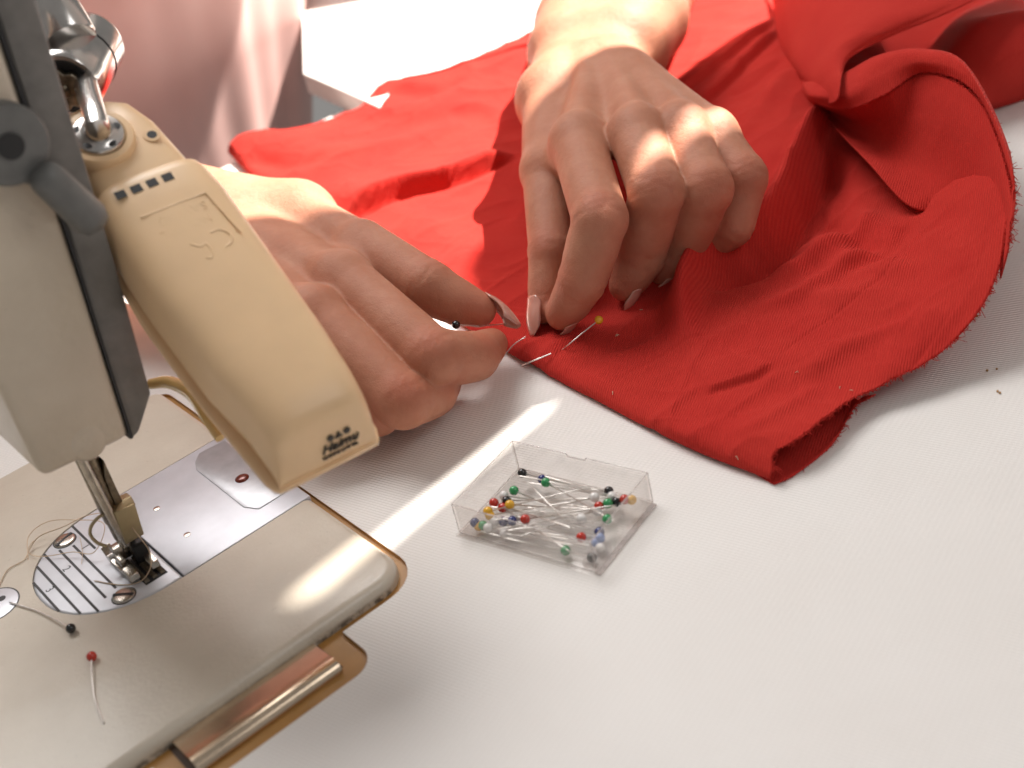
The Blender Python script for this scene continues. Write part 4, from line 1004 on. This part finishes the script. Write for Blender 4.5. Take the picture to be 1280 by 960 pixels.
nail(JA['Ri'][3], JA['Ri'][2], v3(.35, -1, -.45), .88, 1.0, .30, .60, .78, .3)
nail(JA['Pi'][3], JA['Pi'][2], v3(.4, -1, -.35), .80, 1.0, .30, .54, .70, .3)
nail(JA['T'][3], JA['T'][2], v3(-.9, -.05, .05), .90, 1.45, .42, .56, .84, .3)
nail(JB['T'][3], JB['T'][2], v3(1, .25, .55), 1.0, 1.6, .80, .64, .98, .25)

# shirt: front of the trunk and the sleeves
def shirt_front():
    nu, nv = 70, 160; V = []
    for i in range(nu):
        z = -16 + i * 62 / (nu - 1)
        for j in range(nv):
            a = -0.2 + (math.pi + .4) * j / (nv - 1)
            rx, ry = 12.6 + min(max(0, z + 9), 18) * .36, 10.0
            fold = .45 * math.sin(j * .33 + z * .05) + .3 * math.sin(j * .71 + 1.3 + z * .11) + 1.0 * mnoise.noise(Vector((j * .05, z * .05, .7)))
            r_ = 1 + fold * .035
            V.append((28.2 + rx * r_ * math.cos(a), 84.0 - ry * r_ * math.sin(a), z))
    Fq = [(i * nv + j, i * nv + j + 1, (i + 1) * nv + j + 1, (i + 1) * nv + j) for i in range(nu - 1) for j in range(nv - 1)]
    return V, Fq
V, Fq = shirt_front(); shirt = mesh_obj('shirt', V, Fq, M['shirt'], person)
md = shirt.modifiers.new('thickness', 'SOLIDIFY'); md.thickness = .08 * CM
# ------------------------------------------------------------------ clear box of pins
zB = {}
bl = P(575, 667, 0)[:2]; br_ = P(746, 717, 0)[:2]; rr_ = P(813, 628, 0)[:2]
e1 = (br_ - bl); W1 = np.linalg.norm(e1); e1 /= W1; e2 = np.array([-e1[1], e1[0]]);
if (rr_ - br_) @ e2 < 0: e2 = -e2
W2 = float(np.linalg.norm(rr_ - br_)); HB = 1.15
pb = empty('pin_box', (*((bl + rr_) / 2), 0), 'small clear plastic box full of coloured ball-head pins on the white table', 'box')
def bp3(a, b, z): q = bl + e1 * a + e2 * b; return np.array([q[0], q[1], z])
tW = .09
def bbox_(name, a0, a1, b0, b1, z0, z1, mat, parent=pb, bev=.0, taper=0):
    return prism(name, [bp3(a0, b0, z0), bp3(a1, b0, z0), bp3(a1, b1, z0), bp3(a0, b1, z0)], (0, 0, z1 - z0), mat, parent, bev)
bbox_('box_base', 0, W1, 0, W2, .02, .10, M['acrylic'])
fw = [bbox_('box_side', 0, W1, 0, tW, .104, HB - .04, M['acrylic']), bbox_('box_side', 0, W1, W2 - tW, W2, .104, HB - .04, M['acrylic']),
      bbox_('box_side', 0, tW, tW + .003, W2 - tW - .003, .104, HB - .04, M['acrylic']), bbox_('box_side', W1 - tW, W1, tW + .003, W2 - tW - .003, .104, HB - .04, M['acrylic'])]
r2 = .017
for a, b, z in (((0, 0), (W1, 0), HB), ((W1, 0), (W1, W2), HB), ((0, W2), (0, 0), HB), ((0, 0), (W1, 0), .05), ((W1, 0), (W1, W2), .05), ((W1, W2), (0, W2), .05), ((0, W2), (0, 0), .05)):
    tube('box_edge', [bp3(*a, z), bp3(*b, z)], r2, M['acrylic_edge'], pb, 8)
tube('box_edge', [bp3(W1, W2, HB), bp3(W1 * .56, W2, HB)], r2, M['acrylic_edge'], pb, 8)
tube('box_edge', [bp3(W1 * .56, W2, HB), bp3(W1 * .55, W2, HB - .1), bp3(W1 * .42, W2, HB - .1), bp3(W1 * .41, W2, HB)], r2, M['acrylic_edge'], pb, 8)
tube('box_edge', [bp3(W1 * .41, W2, HB), bp3(0, W2, HB)], r2, M['acrylic_edge'], pb, 8)
for a, b in ((0, 0), (W1, 0), (W1, W2), (0, W2)): tube('box_corner', [bp3(a, b, .05), bp3(a, b, HB)], r2, M['acrylic_edge'], pb, 8)
bbox_('box_lip', W1 + .005, W1 + .16, -.05, W2 * .98, .004, .07, M['acrylic_edge']); bbox_('box_lip', -.05, W1, -.14, -.005, .004, .06, M['acrylic'])

# pins: one shaft mesh and one head mesh per colour, shared
def pin_meshes():
    bm = bmesh.new(); add_lathe(bm, (0, 0, 0), (1, 0, 0), [(.05, .020), (2.95, .018), (3.15, .005)], 8)
    me = bpy.data.meshes.new('pin_shaft'); bm.to_mesh(me); bm.free(); me.materials.append(M['needle']); me.polygons.foreach_set('use_smooth', [True] * len(me.polygons))
    hs = {}
    for c in HEADC:
        b2 = bmesh.new(); bmesh.ops.create_uvsphere(b2, u_segments=20, v_segments=14, radius=.152); m2 = bpy.data.meshes.new('pin_head_' + c); b2.to_mesh(m2); b2.free()
        m2.materials.append(M['h_' + c]); m2.polygons.foreach_set('use_smooth', [True] * len(m2.polygons)); hs[c] = m2
    return me, hs
PSH, PHD = pin_meshes()
def pin(head, tail, color, label, group=None, mesh=None):
    o = bpy.data.objects.new('pin', mesh or PSH); COL.objects.link(o)
    h = Vector([float(x) for x in head]); d = (Vector([float(x) for x in tail]) - h).normalized()
    o.rotation_euler = d.to_track_quat('X', 'Z').to_euler(); o.location = h
    setprops(o, label, 'pin', group)
    c = bpy.data.objects.new('pin_head', PHD[color]); COL.objects.link(c); c.parent = o
    return o
PINS = [  # crop coordinates of head and tail, colour, height, label
 (481, 262, 860, 350, 'black', .55, 'black pin at the back left inside the clear box, nearest its rear corner'),
 (588, 295, 930, 385, 'navy', .45, 'dark blue pin tucked behind the green head near the back of the box'),
 (607, 312, 1000, 370, 'green', .60, 'green pin in front of the dark blue head near the back of the box'),
 (437, 355, 760, 490, 'green', .55, 'green pin left of centre, alone below the rear black pin'),
 (383, 382, 720, 430, 'white', .40, 'white pin behind the black head on the left of the pile'),
 (397, 410, 760, 400, 'black', .50, 'black pin touching the upper yellow head on the left of the pile'),
 (415, 431, 850, 455, 'yellow', .60, 'yellow pin right of the red heads on the left of the pile'),
 (330, 421, 640, 520, 'red', .55, 'red pin with the leftmost red head in the box'),
 (377, 447, 640, 640, 'red', .50, 'red pin between the leftmost red head and the yellow head'),
 (298, 466, 800, 345, 'yellow', .60, 'upper of two touching yellow pins at the left of the box'),
 (308, 487, 840, 400, 'yellow', .50, 'lower of two touching yellow pins at the left of the box'),
 (330, 520, 870, 470, 'white', .35, 'white pin below the two touching yellow heads'),
 (380, 521, 800, 460, 'navy', .30, 'dark blue pin half hidden behind the front rim of the box'),
 (428, 516, 930, 440, 'navy', .50, 'dark blue pin clear of the rim at the front left of the pile'),
 (497, 508, 960, 440, 'red', .50, 'red pin in the front middle, just right of the dark blue head'),
 (228, 527, 640, 590, 'navy', .35, 'dark pin seen hazily through the front wall at the far left'),
 (272, 541, 700, 640, 'green', .30, 'pale looking green pin behind the front wall at the left'),
 (290, 563, 760, 660, 'white', .28, 'white pin beside the green head behind the front wall'),
 (216, 580, 680, 650, 'yellow', .25, 'yellow pin lowest in the left front corner of the box'),
 (376, 592, 820, 660, 'white', .26, 'white pin low in the middle behind the front wall'),
 (943, 358, 540, 290, 'black', .55, 'black pin at the back right of the pile'),
 (960, 386, 560, 320, 'white', .50, 'white pin below the back right black head'),
 (866, 391, 480, 480, 'white', .50, 'white pin left of the right-hand cluster of heads'),
 (890, 439, 440, 500, 'red', .50, 'smaller looking red pin left of the green head at the right'),
 (938, 423, 520, 540, 'green', .55, 'green pin between the red and black heads at the right'),
 (985, 416, 600, 570, 'black', .45, 'black pin between the green head and the big red head at the right'),
 (1027, 402, 640, 290, 'red', .60, 'big red pin at the right side, beside the yellow head'),
 (1078, 408, 720, 330, 'yellow', .55, 'yellow pin farthest right in the box'),
 (935, 507, 600, 545, 'green', .55, 'green pin alone at the right, below the black heads'),
 (885, 466, 470, 540, 'white', .40, 'white pin just under the smaller red head at the right'),
 (797, 505, 420, 455, 'white', .50, 'white pin in the middle of the crossing shafts'),
 (796, 604, 555, 357, 'red', .60, 'large red pin at the front, its shaft pointing to the rear left'),
 (893, 576, 620, 480, 'navy', .35, 'dark pin seen through the wall above the two blue heads'),
 (895, 608, 560, 545, 'blue', .40, 'upper of two touching blue pins at the front right'),
 (873, 633, 520, 580, 'blue', .30, 'lower of two touching blue pins at the front right'),
 (687, 706, 260, 610, 'green', .26, 'green pin lying along the front wall of the box'),
 (900, 662, 560, 640, 'white', .25, 'white pin below the two blue heads at the front right'),
 (853, 712, 470, 640, 'black', .22, 'black pin in the front right corner of the box'),
]
for x, y, tx, ty, c, z, lab in PINS:
    hu, hv = 540 + x / 4.267, 530 + y / 4.267; tu, tv = 540 + tx / 4.267, 530 + ty / 4.267
    a = P(hu, hv, z)
    b = P(tu, tv, z - .12 + .25 * random.random())
    # keep both ends inside the walls
    d = (b - a); d /= np.linalg.norm(d)
    def loc(p): q = p[:2] - bl; return q @ e1, q @ e2
    pa = loc(a); lim = .28; ca = min(max(pa[0], lim), W1 - lim), min(max(pa[1], lim), W2 - lim)
    if (abs(ca[0] - pa[0]) + abs(ca[1] - pa[1])) > 0: a = bp3(ca[0], ca[1], z)
    for it in range(60):
        e = loc(a + d * 3.15)
        if .12 < e[0] < W1 - .12 and .12 < e[1] < W2 - .12: break
        ctr = bp3(W1 / 2, W2 / 2, z - .05) - a; ctr /= np.linalg.norm(ctr); d = d * .93 + ctr * .07; d /= np.linalg.norm(d)
    if a[2] + d[2] * 3.15 < .16: d[2] = (.16 - a[2]) / 3.15
    pin(a, a + d, c, lab, 'pins in the clear box')

# pins outside the box
def bent_mesh(name, pts, r=.026):
    bm = bmesh.new(); add_tube(bm, catmull(pts, 24), r, 8); me = bpy.data.meshes.new(name); bm.to_mesh(me); bm.free(); me.materials.append(M['needle']); me.polygons.foreach_set('use_smooth', [True] * len(me.polygons)); return me
def bent_pin(px, z, color, label):
    W_ = [P(u, v, zz) for (u, v), zz in zip(px, z)]; h = W_[0]; me = bent_mesh('bent_pin_shaft', [q - h for q in W_])
    o = bpy.data.objects.new('pin', me); COL.objects.link(o); o.location = Vector([float(x) for x in h]); setprops(o, label, 'pin')
    c = bpy.data.objects.new('pin_head', PHD[color]); COL.objects.link(c); c.parent = o
bent_pin([(748.5, 400), (731, 414), (713, 429), (703, 437), (690, 448)], [1.35, 1.12, .86, .62, .38], 'yellow', 'yellow-headed pin stuck through the red fabric in front of the right fingers')
bent_pin([(88.5, 785.5), (70, 775), (45, 763), (12, 753)], [BZ + .17, BZ + .12, BZ + .07, BZ + .06], 'black', 'black-headed pin lying on the machine bed beside the needle plate')
bent_pin([(114.5, 820.5), (115, 845), (119, 875), (130, 904)], [BZ + .17, BZ + .13, BZ + .05, BZ + .04], 'red', 'bent red-headed pin lying on the machine bed near its front edge')
bent_pin([(570, 406), (600, 407), (630, 405)], [2.2, 1.7, 1.2], 'black', 'black-headed pin held between thumb and finger of the left-hand side hand')
sp = empty('needle_tips', P(670, 450, .5), 'steel pin shafts woven through the folded hem of the red fabric', 'pins')
sp['label'] = 'steel pin woven in and out of the front hem of the red fabric'; sp['category'] = 'pin'; sp.name = 'pin'
tube('pin_shaft', [P(652, 457, .35), P(664, 452, .62), P(689, 442, .78)], .026, M['needle'], sp, 8, 12)
sp2 = empty('pin', P(640, 440, .5), 'thin steel pin crossing the hem by the fingertip of the left-hand side hand', 'pin')
tube('pin_shaft', [P(629, 446, .5), P(642, 431, .75), P(657, 421, .85)], .02, M['needle'], sp2, 8, 12)

# dark crumbs on the table beside the fabric
crumbs = [(1246, 461), (1247, 489), (1250, 491), (1214, 399), (1221, 395), (1212, 395), (1195, 421), (1234, 463)]
cb = bmesh.new()
for u, v in crumbs:
    q = P(u, v, .03); r_ = .03 + random.random() * .03
    bmesh.ops.create_icosphere(cb, subdivisions=1, radius=r_, matrix=Matrix.Translation(Vector([float(x) for x in q])))
co = bm_obj('crumbs', cb, M['wood']); setprops(co, 'tiny brown crumbs scattered on the white table right of the fabric', None, None, 'stuff')

# ------------------------------------------------------------------ centimetres -> metres
done = set()
for o in SC.objects:
    if o.type in {'CAMERA', 'LIGHT'}: continue
    o.location = o.location * CM
    if o.type == 'EMPTY': o.empty_display_size *= CM
    if o.type == 'MESH' and o.data.name not in done:
        o.data.transform(Matrix.Scale(CM, 4)); done.add(o.data.name)
bpy.context.view_layer.update()
